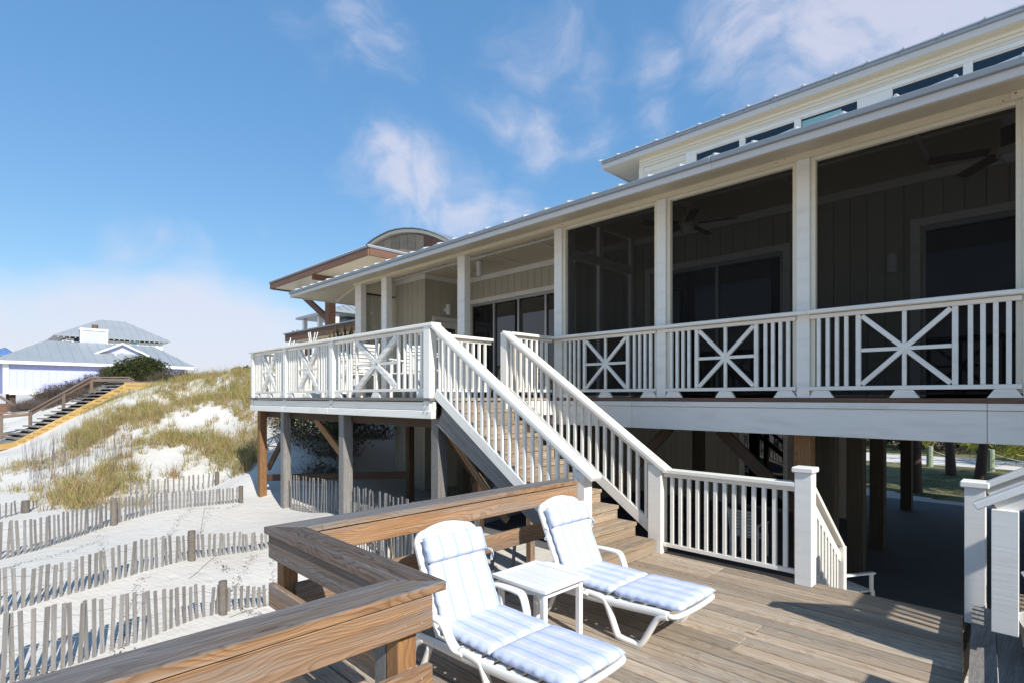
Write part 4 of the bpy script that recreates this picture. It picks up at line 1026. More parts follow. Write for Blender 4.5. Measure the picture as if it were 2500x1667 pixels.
# ------------------------------------------------------------------ sand fences
def sand_fence(label, P, spacing, htop, posts=(), seed=0, wires=3, sub=None, width=.033):
    """P: list of (px, base_py, top_py, depth). slats are placed at even px-independent ground spacing"""
    rs = random.Random(seed)
    pts = [(pt(a, b_, d), pt(a, t_, d)) for a, b_, t_, d in P]
    t = thing('sand_fence', label, 'fence', tuple(pts[0][0]), 0, 'slatted sand fences')
    seglen = [(pts[i+1][0].xy-pts[i][0].xy).length for i in range(len(pts)-1)]; tot = sum(seglen)
    def samp(s):
        s = max(0, min(tot-1e-6, s)); i = 0
        while i < len(seglen)-1 and s > seglen[i]: s -= seglen[i]; i += 1
        f = s/seglen[i]; return pts[i][0].lerp(pts[i+1][0], f), pts[i][1].lerp(pts[i+1][1], f)
    n = int(tot/spacing); tops = []
    for k in range(n+1):
        s = k*spacing+rs.uniform(-.005, .005); a, b_ = samp(s); a2, _ = samp(s+.1); a1, _ = samp(s-.1)
        dirv = (a2-a1); dirv.z = 0
        if dirv.length < 1e-5: continue
        dirv.normalize()
        z0 = gz(a.x, a.y)-.12; z1 = b_.z+rs.uniform(-.015, .015); z1 = max(z1, z0+.2)
        lean = rs.gauss(0, .035)*(z1-z0)+.015*math.sin(k*.35+seed)*(z1-z0); ln2 = rs.gauss(0, .012)
        side = Vector((-dirv.y, dirv.x, 0))
        beam('slat', t, M['slat'], (a.x, a.y, z0), (a.x+dirv.x*lean+side.x*ln2, a.y+dirv.y*lean+side.y*ln2, z1), .009, width+rs.uniform(-.004, .004), up=dirv, b=.0015)
        tops.append((Vector((a.x, a.y, 0)), z0+.12, z1, side))
    for f in range(wires):
        fr = (.12, .45, .80)[f] if wires == 3 else (.3, .8)[f]
        Pw = []
        for i, (a, z0, z1, side) in enumerate(tops): Pw.append(Vector((a.x, a.y, z0+(z1-z0)*fr))+side*(.008 if i % 2 else -.008))
        if len(Pw) > 1: sweep('wire', t, M['wire'], Pw, .0022, .0022, (0, 0, 1), seg=4, M=Matrix.Identity(4), power=2)
    for s, h_, r_ in posts:
        r_ *= .85; a, b_ = samp(s*tot); cyl('post', t, M['postwood'], (a.x+.03, a.y+.05, gz(a.x, a.y)-.3), (a.x+.03, a.y+.05, b_.z+h_), r_, r_*.95, seg=12)
    return t
sand_fence('slatted sand fence nearest the camera, lowest of the fences with long blue shadows', [(-300,1790,1580,3.8),(-60,1700,1515,4.15),(15,1672,1494,4.3),(130,1635,1475,4.55),(250,1600,1460,4.9),(350,1565,1443,5.15),(480,1521,1428,5.6),(600,1490,1432,6.0),(700,1470,1425,6.3)], .064, 0, posts=((.76, .05, .05),), seed=1)
sand_fence('slatted sand fence second from the camera with a round post near its middle', [(-300,1590,1450,4.7),(-60,1520,1385,5.15),(0,1500,1388,5.3),(100,1475,1383,5.6),(200,1443,1360,5.9),(300,1407,1327,6.3),(365,1390,1312,6.6),(480,1360,1303,7.2),(600,1341,1300,7.7),(700,1330,1297,8.1)], .064, 0, posts=((.665, .05, .055),), seed=2)
sand_fence('third sand fence up the beach, ending at a square post before the deck posts', [(-300,1440,1320,6.1),(-60,1385,1275,6.7),(0,1364,1274,7),(80,1342,1265,7.3),(200,1305,1240,8.0),(262,1283,1222,8.45),(330,1262,1208,8.9),(400,1248,1200,9.4),(500,1234,1196,10.0),(583,1226,1189,10.5)], .064, 0, posts=((.535, .03, .055), (.995, .03, .05)), seed=3)
sand_fence('short sand fence at the foot of the grassy dune ending at a short post', [(320,1208,1176,11.0),(420,1198,1164,11.7),(525,1188,1153,12.5)], .105, 0, posts=((.99, .02, .055),), seed=4)
sand_fence('short piece of sand fence at the left edge below the grass', [(-50,1290,1240,8.7),(0,1270,1226,9),(40,1262,1222,9.3),(90,1248,1220,9.8)], .10, 0, posts=((.66, .0, .065),), seed=5)
sand_fence('shaded sand fence running under the raised deck', [(712,1240,1158,10.1),(790,1258,1168,9.4),(865,1290,1187,8.6),(940,1320,1202,7.8),(1010,1350,1222,7.2),(1100,1395,1250,6.5),(1180,1440,1276,6.1)], .10, 0, seed=6, wires=2)
sand_fence('pale sand fence close behind the brown guardrail under the raised deck', [(858,1300,1222,7.8),(925,1335,1236,7.0),(1000,1400,1268,6.1),(1060,1440,1290,5.6),(1150,1500,1316,5.1),(1240,1540,1330,4.9)], .098, 0, seed=7, wires=2)

# ------------------------------------------------------------------ dune grass and vines (stuff)
def poly_in(px, py, poly):
    c = False; j = len(poly)-1
    for i in range(len(poly)):
        if ((poly[i][1] > py) != (poly[j][1] > py)) and (px < (poly[j][0]-poly[i][0])*(py-poly[i][1])/(poly[j][1]-poly[i][1])+poly[i][0]): c = not c
        j = i
    return c
def proj(x, y, z):
    d = (y-x)/S2; r = (x+y)/S2; return 1250+1335*r/d, 968-1335*(z-EYE)/d
DENSE = [[(390,935),(480,905),(560,900),(625,900),(625,1010),(600,1030),(560,985),(500,1010),(420,1030),(380,1060),(330,1040),(300,1010)],
         [(300,1080),(420,1040),(560,1060),(600,1100),(620,1160),(540,1150),(480,1160),(400,1150),(330,1170),(280,1180),(230,1225),(150,1225),(110,1200),(200,1160),(240,1130)],
         [(180,1040),(280,980),(330,990),(290,1040),(200,1090),(150,1090)],[(590,1000),(640,1000),(640,1150),(590,1140)]]
SPARSE = [[(0,1130),(150,1060),(300,990),(420,950),(625,900),(640,1170),(540,1170),(300,1230),(100,1230),(60,1190),(0,1180)],[(0,900),(110,900),(200,930),(240,980),(120,1010),(0,1060)],[(640,990),(760,970),(800,1040),(700,1060)]]
def blades(name, mat, samples, hmin, hmax, wid, lean, seed, label, cat, maxn=None):
    rs = np.random.RandomState(seed); V = []; F = []
    for (x, y, z, n_, rad, hs) in samples:
        for k in range(n_):
            a = rs.uniform(0, 2*math.pi); r_ = rad*math.sqrt(rs.uniform()); bx, by = x+math.cos(a)*r_, y+math.sin(a)*r_
            h = rs.uniform(hmin, hmax)*hs; la = rs.uniform(0, 2*math.pi); l = rs.uniform(.15, 1)*lean*h
            dx, dy = math.cos(la)*l-.22*h, math.sin(la)*l+.06*h; w = wid*rs.uniform(.6, 1.2); wa = rs.uniform(0, math.pi); wx, wy = math.cos(wa)*w, math.sin(wa)*w
            i = len(V)
            V += [(bx-wx, by-wy, z-.05), (bx+wx, by+wy, z-.05), (bx+dx*.35+wx*.7, by+dy*.35+wy*.7, z+h*.55), (bx+dx*.35-wx*.7, by+dy*.35-wy*.7, z+h*.55), (bx+dx, by+dy, z+h*(.92-.25*(l/h)))]
            F += [[i, i+1, i+2, i+3], [i+3, i+2, i+4]]
    me = bpy.data.meshes.new(name); me.from_pydata(V, [], F); me.materials.append(mat); o = bpy.data.objects.new(name, me); place(o, None, Matrix.Identity(4))
    o['kind'] = 'stuff'; o['label'] = label; o['category'] = cat; return o
cand = np.random.RandomState(3)
N_ = 60000; cx = cand.uniform(-28, -7.5, N_); cy = cand.uniform(-6, 14, N_); cz = ground(cx, cy)
g1 = []; g2 = []
for x, y, z in zip(cx, cy, cz):
    if y-x < 6: continue
    px, py = proj(x, y, z+.15)
    if px > 900: continue
    nv = noise.noise(Vector((x*.45, y*.45, 0)))+.5*noise.noise(Vector((x*1.3, y*1.3, 5)))
    dn_ = any(poly_in(px, py, p) for p in DENSE); sp_ = any(poly_in(px, py, p) for p in SPARSE)
    off = px < -20 and (y-x)/S2 > 13
    if dn_ and nv+.45*noise.noise(Vector((x*.8+y*.5, y*2.6-x*2.2, 9))) > cand.uniform(-.32, .15) and cand.uniform() < .36:
        (g1 if cand.uniform() < .62 else g2).append((x, y, z, cand.randint(12, 26), .10, cand.uniform(.55, 1.25)))
    elif (sp_ or off) and nv > .0+cand.uniform(-.15, .2) and cand.uniform() < .2:
        (g2 if cand.uniform() < .62 else g1).append((x, y, z, cand.randint(6, 12), .10, cand.uniform(.45, .95)))
    elif z > .8 and 20 < (y-x)/S2 < 24 and cand.uniform() < .3: g1.append((x, y, z, 6, .15, .7))
blades('dune_grass', M['grass'], g1, .14, .56, .005, 1.05, 5, 'green and yellow beach grass growing over the dune', 'grass')
blades('dry_grass', M['drygrass'], g2, .16, .42, .006, 1.1, 6, 'straw-coloured dry grass scattered on the sand slope', 'grass')
# tall thin stalks (sea oats) on the near slope
st_ = []
for k in range(130):
    px, py, d = cand.uniform(60, 330), cand.uniform(1130, 1215), 0
    d = 11+ (1215-py)/85*4; p = pt(px, py, d); st_.append((p.x, p.y, gz(p.x, p.y), 2, .1, 1.0))
blades('dry_stalks', M['twig'], st_, .5, 1.15, .004, .22, 9, 'thin dry stalks standing above the grass at the foot of the dune', 'grass')
# creeping vine trails and litter on the sand
V = []; F = []; rs = random.Random(12)
def vine_leaf(x, y, s):
    z = gz(x, y)+.012; a = rs.uniform(0, 6.28); i = len(V)
    for dx, dy, dz in ((0, 0, 0), (s, .35*s, .3*s), (1.6*s, 0, .1*s), (s, -.35*s, .25*s)): V.append((x+dx*math.cos(a)-dy*math.sin(a), y+dx*math.sin(a)+dy*math.cos(a), z+dz*rs.uniform(.2, 1)))
    F.append([i, i+1, i+2, i+3])
TR = [[(245,1290,8.6),(245,1330,7.7),(262,1370,7)],[(470,1240,9.7),(440,1265,9),(420,1290,8.3),(395,1310,7.9)],[(510,1245,9.9),(500,1270,9),(480,1300,8.2)],
      [(620,1345,7.6),(600,1385,7.1),(575,1430,6.5),(550,1450,6.2)],[(530,1355,7.5),(545,1380,7),(560,1395,6.9)],[(350,1400,6.4),(335,1440,5.9),(320,1480,5.5),(300,1540,5.1)],
      [(300,1540,5.2),(285,1590,4.9),(270,1612,4.8)],[(560,1480,6.1),(600,1500,5.9),(640,1495,5.9)],[(30,1640,4.4),(90,1630,4.5),(140,1640,4.5)],[(660,1360,7.4),(670,1390,6.9),(680,1430,6.5)],[(590,1225,10.4),(560,1232,10),(500,1240,9.8)],
      [(230,1330,7.6),(170,1345,7.1),(60,1375,6.7),(20,1385,6.5)],[(180,1395,6.3),(100,1385,6.5)],[(580,1440,6.5),(610,1460,6.3),(650,1440,6.5)]]
for tr in TR:
    P = smooth_path([pt(*t) for t in tr], 8)
    for i in range(len(P)-1):
        for k in range(5):
            q = P[i].lerp(P[i+1], rs.random()); vine_leaf(q.x+rs.gauss(0, .035), q.y+rs.gauss(0, .035), rs.uniform(.008, .020))
for k in range(500):
    px, py = rs.uniform(620, 1050), rs.uniform(1500, 1667); q = rd((px-1250)/1335*4.4, 4.4*rs.uniform(.9, 1.25)); vine_leaf(q[0], q[1], rs.uniform(.01, .03))
o = mesh('beach_vine', None, M['vine'], V, F, fix=False); tag(o, 'trails of small dark creeping vine leaves on the white sand', 'vine', kind='stuff')
# thin runner stems
for tr in ([(530,1358,7.4),(480,1405,6.7),(460,1420,6.5)],[(500,1240,9.8),(490,1290,8.4),(500,1350,7.4)],[(700,1460,6.4),(600,1500,5.9),(560,1520,5.7)]):
    o = sweep('runner_stem', None, M['vine'], [Vector((p.x, p.y, gz(p.x, p.y)+.012)) for p in smooth_path([pt(*t) for t in tr], 8)], .002, .002, (0, 0, 1), seg=4, M=Matrix.Identity(4))
    tag(o, 'thin brown runner stem lying on the sand '+{530: 'behind the second fence', 500: 'behind the third fence', 700: 'beside the guardrail post'}[tr[0][0]], 'vine')
# seed head beside lounger
so = thing('sea_oat', 'single dry golden sea oat stalk behind the near lounger', 'plant', tuple(pt(960, 1370, 5.2)))
b0 = pt(965, 1400, 5.2); b0.z = gz(b0.x, b0.y); tp = pt(955, 1300, 5.2)
sweep('stalk', so, M['seaoat'], smooth_path([b0, b0.lerp(tp, .6)+Vector((.02, 0, 0)), tp], 5), .003, .003, (0, 0, 1), seg=5, M=Matrix.Identity(4))
V = []; F = []
for k in range(60):
    f = k/60; q = b0.lerp(tp, .55+.5*f); s = .012*(1.2-f); i = len(V); dx, dy = rs.uniform(-.03, .03)*(1.1-f), rs.uniform(-.03, .03)*(1.1-f)
    V += [q+Vector((dx, dy, 0)), q+Vector((dx+s, dy, -s)), q+Vector((dx, dy, -2.2*s)), q+Vector((dx-s, dy, -s))]; F.append([i, i+1, i+2, i+3])
mesh('seed_head', so, M['seaoat'], V, F, M=Matrix.Identity(4), fix=False)

# ------------------------------------------------------------------ shrubs
def leaves(name, parent, mat, blobs, n, size, seed, upright=0.):
    rs = np.random.RandomState(seed); V = []; F = []; tot = sum(b_[3]*b_[4]*b_[5] for b_ in blobs)
    for (x, y, z, rx, ry, rz_) in blobs:
        for k in range(int(n*rx*ry*rz_/tot)):
            v = rs.normal(size=3); v /= np.linalg.norm(v); rr = rs.uniform(.35, 1.0)**.6*(1+.5*noise.noise(Vector((v[0]*3.2+x, v[1]*3.2+y, v[2]*3.2))))
            c = Vector((x+v[0]*rx*rr, y+v[1]*ry*rr, z+v[2]*rz_*rr)); s = size*rs.uniform(.6, 1.4)
            a = Vector(rs.normal(size=3)).normalized(); a.z += upright; a.normalize(); b_ = a.orthogonal().normalized(); i = len(V)
            V += [c-a*s, c+b_*s*.45, c+a*s, c-b_*s*.45]; F.append([i, i+1, i+2, i+3])
    return mesh(name, parent, mat, V, F, M=Matrix.Identity(4), fix=False)
def twigs(name, parent, mat, blobs, n, ln, seed, w=.006):
    rs = np.random.RandomState(seed); V = []; F = []
    for k in range(n):
        x, y, z, rx, ry, rz_ = blobs[rs.randint(len(blobs))]
        p = Vector((x+rs.uniform(-.8, .8)*rx, y+rs.uniform(-.8, .8)*ry, z-rz_*.8)); q = p
        dv = Vector((rs.normal()*.5, rs.normal()*.5, rs.uniform(.4, 1.2))).normalized()
        for s in range(3):
            q2 = q+dv*ln*rs.uniform(.5, 1); dv = (dv+Vector(rs.normal(size=3))*.4).normalized(); sd_ = dv.orthogonal().normalized()*w*(1-s*.25); i = len(V)
            V += [q-sd_, q+sd_, q2+sd_*.7, q2-sd_*.7]; F.append([i, i+1, i+2, i+3]); q = q2
    return mesh(name, parent, mat, V, F, M=Matrix.Identity(4), fix=False)
def shrub(label, spec, n, size, seed, mat='bush', tw=500, twl=.3, cat='bush'):
    blobs = [(*pt(px, py, d), rx, rx, rz_) for (px, py, d, rx, rz_) in spec]
    t = thing('shrub', label, cat, (blobs[0][0], blobs[0][1], blobs[0][2]-blobs[0][5]))
    if n: leaves('foliage', t, M[mat], blobs, n, size, seed)
    twigs('branch', t, M['twig'], blobs, tw, twl, seed+1)
    return t
shrub('rounded dark green bush on the dune crest in front of the lavender house', [(335,905,26,.95,.62),(370,900,26.5,.7,.55),(300,915,25.5,.8,.5),(390,925,26,.6,.35),(350,885,26.5,.5,.35)], 15000, .05, 21, tw=900)
shrub('low grey twiggy scrub sloping down left of the dark bush', [(250,925,26,.9,.38),(205,940,26,.8,.35),(160,950,25.5,.8,.33),(125,965,25,.6,.28),(225,960,25,.8,.3),(180,972,25,.7,.25)], 3200, .035, 31, 'bush', 5200, .25)
shrub('loose reddish brush behind the dune stair', [(270,905,26.6,.5,.3),(90,985,25,.7,.25),(60,995,25,.6,.22),(130,985,24.5,.6,.2)], 1500, .03, 35, 'twig', 2200, .22)
shrub('thin dark scrub right of the rounded bush along the crest', [(415,925,25,.6,.25),(450,922,25,.45,.25),(400,935,25,.5,.2)], 2600, .04, 41, tw=900)
shrub('tangle of shaded vines on the sand under the raised deck', [(760,1040,13.5,.9,.5),(800,1020,13.5,.7,.6),(830,1070,12.6,.5,.5),(720,1020,14.2,.5,.35),(780,1150,11.8,.4,.2),(790,1090,13,.6,.3),(740,1060,13.6,.5,.25),(850,1000,13.5,.6,.5),(900,1030,13,.6,.5)], 5200, .04, 45, tw=1600, twl=.2)
shrub('small twiggy brush against the sunny sand under the deck', [(665,1010,15.5,.35,.25),(680,1030,15,.3,.2)], 60, .03, 47, 'twig', 260, .18)
def far_tree(label, px, py, d, s, seed, mat='bush'):
    p = pt(px, py, d); t = thing('distant_tree', label, 'tree', (p.x, p.y, .4))
    leaves('crown', t, M[mat], [(p.x, p.y, p.z, s, s, s*.6), (p.x+s*.5, p.y+s*.4, p.z-.2*s, s*.6, s*.6, s*.4)], 1500, .16, seed); cyl('trunk', t, M['bark'], (p.x, p.y, .3), (p.x, p.y, p.z), .12, .06, seg=8)
far_tree('distant bushy treetop just left of the raised deck', 604, 912, 60, 1.3, 51); far_tree('distant sparse treetop above the grassy crest', 582, 906, 62, .7, 52, 'twig')

# yucca at the end of the house
yu = thing('yucca', 'spiky yucca with rust-tipped leaves in front of the brown balcony', 'plant', (-14.3, 7.5, gz(-14.3, 7.5)))
V = []; F = []; rr = random.Random(4); yz = 3.0
for k in range(110):
    a = rr.uniform(0, 6.28); el = rr.uniform(.1, 1.45); L_ = rr.uniform(.55, .95); c = Vector((-14.3+rr.uniform(-.35, .35), 7.5+rr.uniform(-.3, .3), yz+rr.uniform(-.1, .1)))
    dv = Vector((math.cos(a)*math.cos(el), math.sin(a)*math.cos(el), math.sin(el))); sd_ = dv.cross(Vector((0, 0, 1))).normalized()*.022; i = len(V)
    V += [c-sd_*.7, c+sd_*.7, c+dv*L_*.5+sd_, c+dv*L_*.5-sd_, c+dv*L_-Vector((0, 0, .04))]; F += [[i, i+1, i+2, i+3], [i+3, i+2, i+4]]
mesh('leaf_crown', yu, M['yucca'], V, F, M=Matrix.Identity(4), fix=False); cyl('trunk', yu, M['bark'], (-14.3, 7.5, gz(-14.3, 7.5)-.1), (-14.3, 7.5, yz), .1, .08, seg=10)

# ------------------------------------------------------------------ dune stair of yellow lumber
DS = thing('dune_stairs', 'dune staircase with bright yellow stringer, grey treads and a brown handrail', 'staircase', tuple(pt(39, 1083, 18.5)))
b0 = pt(39, 1083, 18.5); t0 = pt(303, 944, 21.36); hd = (t0-b0); hd.z = 0; hd.normalize(); perp = Vector((-hd.y, hd.x, 0))
if perp.dot(Vector((-1, -1, 0))) < 0: perp = -perp
beam('stringer', DS, M['yellow'], b0-Vector((0, 0, .02)), t0-Vector((0, 0, .02)), .05, .22); beam('stringer', DS, M['darkwood'], b0+perp*1.1-Vector((0, 0, .05)), t0+perp*1.1-Vector((0, 0, .05)), .05, .2)
for i in range(16):
    p = b0.lerp(t0, (i+.3)/16)+Vector((0, 0, .15))
    beam('tread', DS, M['slat'], p-perp*.02, p+perp*1.15, .25, .045)
    prism_dir = p-Vector((0, 0, .07)); beam('stringer_block', DS, M['yellow'], prism_dir-perp*.03-hd*.02, prism_dir-perp*.03+hd*.18, .04, .09)
e1 = pt(0, 1095, 18.0)
beam('base_beam', DS, M['yellow'], b0+Vector((0, 0, -.02)), pt(-60, 1100, 17.6), .06, .2); beam('base_deck', DS, M['greywood'], b0+perp*.4+Vector((0, 0, .1)), pt(-60, 1088, 17.6)+perp*.4, .8, .04)
w1 = pt(440, 944, 23.0)
for k in range(2): beam('walkway_beam', DS, M['yellow'], t0+Vector((0, 0, .12-.14*k)), w1+Vector((0, 0, .10-.14*k)), .05, .125)
for k in range(18):
    q = t0.lerp(w1, k/18); beam('walkway_plank', DS, M['greywood'], q+Vector((0, 0, .20)), q+perp*1.1+Vector((0, 0, .20)), .13, .035)
vpost('support_post', DS, M['yellow'], t0.x, t0.y, gz(t0.x, t0.y)-.2, t0.z+.1, .12); m_ = b0.lerp(t0, .55); vpost('support_post', DS, M['yellow'], m_.x, m_.y, gz(m_.x, m_.y)-.2, m_.z, .12)
def rp(px, pyb, pyt, d): return pt(px, pyb, d), pt(px, pyt, d)
rails = [rp(3, 1072, 1010, 19.2), rp(74, 1048, 1003, 19.7), rp(155, 1004, 958, 20.6), rp(223, 966, 921, 21.5)]
for a, b_ in rails: vpost('rail_post', DS, M['rail_brown'], a.x, a.y, a.z-.1, b_.z, .10)
tops = [b_ for a, b_ in rails]+[pt(315, 921, 22.5), pt(328, 927, 22.6)]
vpost('rail_post', DS, M['rail_brown'], tops[4].x, tops[4].y, tops[4].z-.5, tops[4].z, .09)
tops = [pt(-40, 1010, 18.8)]+tops
for a, b_ in zip(tops[:-1], tops[1:]):
    beam('hand_rail', DS, M['rail_brown'], a+Vector((0, 0, .01)), b_+Vector((0, 0, .01)), .13, .04); beam('hand_rail', DS, M['rail_brown'], a-Vector((0, 0, .10)), b_-Vector((0, 0, .10)), .04, .11)
beam('low_rail', DS, M['rail_brown'], pt(-40, 1064, 18.9), pt(66, 1056, 19.6), .04, .11)

# neighbour's lower wood deck at left
ND = thing('neighbour_deck', 'brown plank deck with crossed wooden handrails at the left edge below the lavender house', 'deck', tuple(pt(10, 1000, 30)))
for k in range(6): beam('deck_plank', ND, M['redwood'], pt(-60, 986+k*4, 30-.1*k), pt(55, 986+k*4, 31-.1*k), .1, .09)
beam('hand_rail', ND, M['rail_brown'], pt(-10, 962, 28), pt(46, 994, 28), .08, .12); beam('hand_rail', ND, M['rail_brown'], pt(20, 1008, 27.5), pt(110, 958, 29), .08, .14)

# ------------------------------------------------------------------ houses far away
QF = [[0, 1, 2, 3], [4, 5, 6, 7], [0, 1, 5, 4], [1, 2, 6, 5], [2, 3, 7, 6], [3, 0, 4, 7]]
def hip(parent, x0, x1, y0, y1, ze, rx, ry0, ry1, zr, mat, seam=.6, th=.12):
    """hip roof; ridge along y at x=rx from ry0 to ry1; each seam a raised rib"""
    V = [(x0, y0, ze), (x1, y0, ze), (x1, y1, ze), (x0, y1, ze), (rx, ry0, zr), (rx, ry1, zr), (x0, y0, ze-th), (x1, y0, ze-th), (x1, y1, ze-th), (x0, y1, ze-th)]
    F = [[0, 1, 4], [1, 2, 5, 4], [2, 3, 5], [3, 0, 4, 5], [0, 1, 7, 6], [1, 2, 8, 7], [2, 3, 9, 8], [3, 0, 6, 9], [6, 7, 8, 9]]
    r = wmesh('roof', parent, mat, V, F)
    # ribs on the face towards +x
    y = y0+seam
    while y < y1-.1:
        if y < ry0: f = (y-y0)/(ry0-y0)
        elif y > ry1: f = (y1-y)/(y1-ry1)
        else: f = 1
        a = Vector((x1, y, ze+.02)); b_ = Vector((x1+(rx-x1)*f, y, ze+(zr-ze)*f+.02))
        beam('roof_rib', r, mat, a, b_, .03, .05, b=.001); y += seam
    return r
LH = thing('lavender_house', 'lavender house with a grey hip roof and a little white-trimmed gable behind the dune', 'house', (-50, 7, .4))
box('wall', LH, M['lavender'], (-58, 1.8, 1.95), (-48.3, 12.2, 3.95))
for k in range(26): box('wall_batten', LH, M['lavender'], (-48.3, 1.95+k*.4, 2.1), (-48.27, 1.99+k*.4, 3.9), b=.004)
box('corner_board', LH, M['white'], (-48.35, 1.72, 1.9), (-48.2, 2.0, 3.95)); box('corner_board', LH, M['white'], (-48.35, 12.1, 1.9), (-48.2, 12.3, 3.95))
box('base_board', LH, M['white'], (-48.35, 2.01, 1.85), (-48.19, 12.09, 2.12)); box('fascia', LH, M['white'], (-47.98, 1.2, 3.84), (-47.88, 12.65, 4.03))
hip(LH, -58.5, -47.9, 1.2, 12.7, 4.06, -53, 4.2, 11.06, 5.86, M['greyroof'])
for x in (-48.6, -53): 
    for y in (2.2, 5.5, 8.8, 12): vpost('pile', LH, M['darkwood'], x, y, .2, 1.95, .3)
gx_ = -50.6
prism('gable_face', LH, M['lavender'], [(7.15, 4.95), (9.75, 4.95), (8.45, 5.62)], 'x', gx_, gx_+.05)
for (a, b_) in (((6.75, 4.86), (8.45, 5.72)), ((10.2, 4.86), (8.45, 5.72))): beam('gable_rake', LH, M['white'], (gx_+.1, a[0], a[1]), (gx_+.1, b_[0], b_[1]), .5, .12)
cyl('gable_vent', LH, M['white'], (gx_+.05, 8.45, 5.22), (gx_+.09, 8.45, 5.22), .17, seg=8)
c = pt(205, 808, 41.5); ch = at_x(-53.5, 230, 808)
box('chimney', LH, M['lavender'], (-54.2, ch.y-.85, 4.9), (-53.5, ch.y+.85, ch.z)); box('chimney_trim', LH, M['white'], (-54.24, ch.y-.9, ch.z-.0), (-53.44, ch.y+.9, ch.z+.16)); cyl('chimney_pot', LH, M['redwood'], (-53.9, ch.y+.1, ch.z+.16), (-53.9, ch.y+.1, ch.z+.5), .22, .2, seg=12)
for yy in (ch.y-.87, ch.y+.75): box('chimney_trim', LH, M['white'], (-53.5, yy, 4.9), (-53.45, yy+.12, ch.z-.002))
vp = at_x(-50.2, 283, 866); cyl('vent_pipe', LH, M['white'], (-50.2, vp.y, vp.z-.25), (-50.2, vp.y, vp.z+.12), .07, seg=8)
WH = thing('white_house', 'taller white house with a grey hip roof rising behind the lavender house', 'house', (-68, 10, .4))
box('wall', WH, M['white'], (-74, 6.7, 2), (-65.4, 14.4, 7.15)); hip(WH, -76, -64.9, 5.8, 15.0, 7.4, -69, 9.7, 11.8, 9.49, M['greyroof'])
for k in range(22): box('rafter_tail', WH, M['white'], (-65.1, 6.0+k*.42, 7.16), (-64.87, 6.05+k*.42, 7.24))
def opening(parent, name, xf, pxa, pxb, pya, pyb, mat, frame=True):
    a = at_x(xf, pxa, pya); b_ = at_x(xf, pxb, pyb); z0, z1 = min(a.z, b_.z), max(a.z, b_.z)
    w = box(name, parent, M['white'] if frame else mat, (xf-.02, a.y, z0), (xf+.04, b_.y, z1))
    if frame: box('pane', w, mat, (xf+.041, a.y+.1, z0+.08), (xf+.06, b_.y-.1, z1-.08))
opening(WH, 'window', -65.4, 151, 178, 830, 845, M['blackhole']); opening(WH, 'window', -65.4, 181, 203, 824, 845, M['blackhole'], False); opening(WH, 'window', -65.4, 316, 337, 830, 845, M['sky_glass'])
BH = thing('blue_roof_house', 'white house with a blue metal roof cut by the left edge behind the lavender house', 'house', tuple(pt(0, 930, 70)))
a = pt(-60, 862, 70); b_ = pt(44, 862, 72)
box('wall', BH, M['white'], (a.x-6, a.y+.5, 1), (a.x, b_.y-2.0, 6.9)); hip(BH, a.x-8, a.x+.8, a.y, b_.y, 7.2, a.x-4, a.y+3, b_.y-1.2, 8.4, M['blueroof'])
for k in range(5): beam('balcony_rail', BH, M['white'], (a.x+.9, a.y, 2.2+k*.35), (a.x+.9, b_.y-1.8, 2.2+k*.35), .06, .06)
FH = thing('low_roof_house', 'low grey roof just showing over the grass beside the lavender house', 'house', tuple(pt(510, 930, 85)))
a = pt(462, 922, 85); b_ = pt(590, 920, 88)
box('wall', FH, M['white'], (a.x-8, a.y+.6, 1), (a.x-.4, b_.y-.6, a.z)); hip(FH, a.x-9, a.x, a.y, b_.y, a.z+.1, a.x-4.5, a.y+3.4, b_.y-3, a.z+1.25, M['greyroof'])

# teal house far behind the brown one
TH = thing('teal_house', 'small teal house with a grey roof and white posts seen beyond the brown balcony', 'house', (-30, 17, 1.5))
box('wall', TH, M['tealwall'], (-31.2, 15.6, 1), (-29.2, 21, 6.2)); hip(TH, -32.8, -28.0, 14.2, 22, 6.46, -30.4, 16.8, 20, 7.45, M['greyroof'], seam=.5)
for (x, y) in ((-28.4, 14.6), (-28.4, 16.4), (-30.4, 14.6), (-32.4, 14.6), (-28.4, 18.2)): vpost('porch_post', TH, M['white'], x, y, 1.5, 6.33, .22)
for k in range(4): beam('porch_rail', TH, M['white'], (-32.4, 14.6, 4.0+k*.25), (-28.4, 14.6, 4.0+k*.25), .04, .05)
box('porch_floor', TH, M['white'], (-32.6, 14.4, 3.4), (-28.2, 21, 3.6))

# brown neighbour house
NH = thing('brown_house', 'brown timber house with wide flat eave, diagonal brace and arched roof behind the porch', 'house', (-20, 13, 1))
x0, x1, y0, y1 = -24.27, -16.08, 9.4, 16.5; zt_ = 6.60
box('roof_deck', NH, M['gutter'], (x0-.05, y0-.05, zt_), (x1+.05, y1, zt_+.07))
for (a, b_, nm) in (((x0, y0, zt_-.13), (x1, y0, zt_-.13), 'eave_board'), ((x1, y0+.03, zt_-.13), (x1, y1, zt_-.13), 'eave_board'), ((x0, y0+.03, zt_-.13), (x0, y1, zt_-.13), 'eave_board')):
    beam(nm, NH, M['redwood'] if nm == 'eave_board' else M['redwood'], a, b_, .06, .24)
for i in range(5):
    xa = x0+.06+i*1.62; box('soffit_panel', NH, M['trim'], (xa, y0+.06, zt_-.20), (xa+1.6, y1, zt_-.17))
beam('cross_beam', NH, M['redwood'], (-20.3, y0+.06, zt_-.30), (-20.3, y1, zt_-.30), .15, .2)
for k in range(40): box('roof_rib', NH, M['roofmetal'], (x0+k*.21, y0-.06, zt_+.071), (x0+k*.21+.03, y1, zt_+.10), b=.001)
vpost('post', NH, M['redwood'], -20.35, 10.2, .8, zt_-.22, .30); beam('brace', NH, M['redwood'], (-20.5, 10.2, 4.75), (-23.3, 10.2, 6.25), .14, .22)
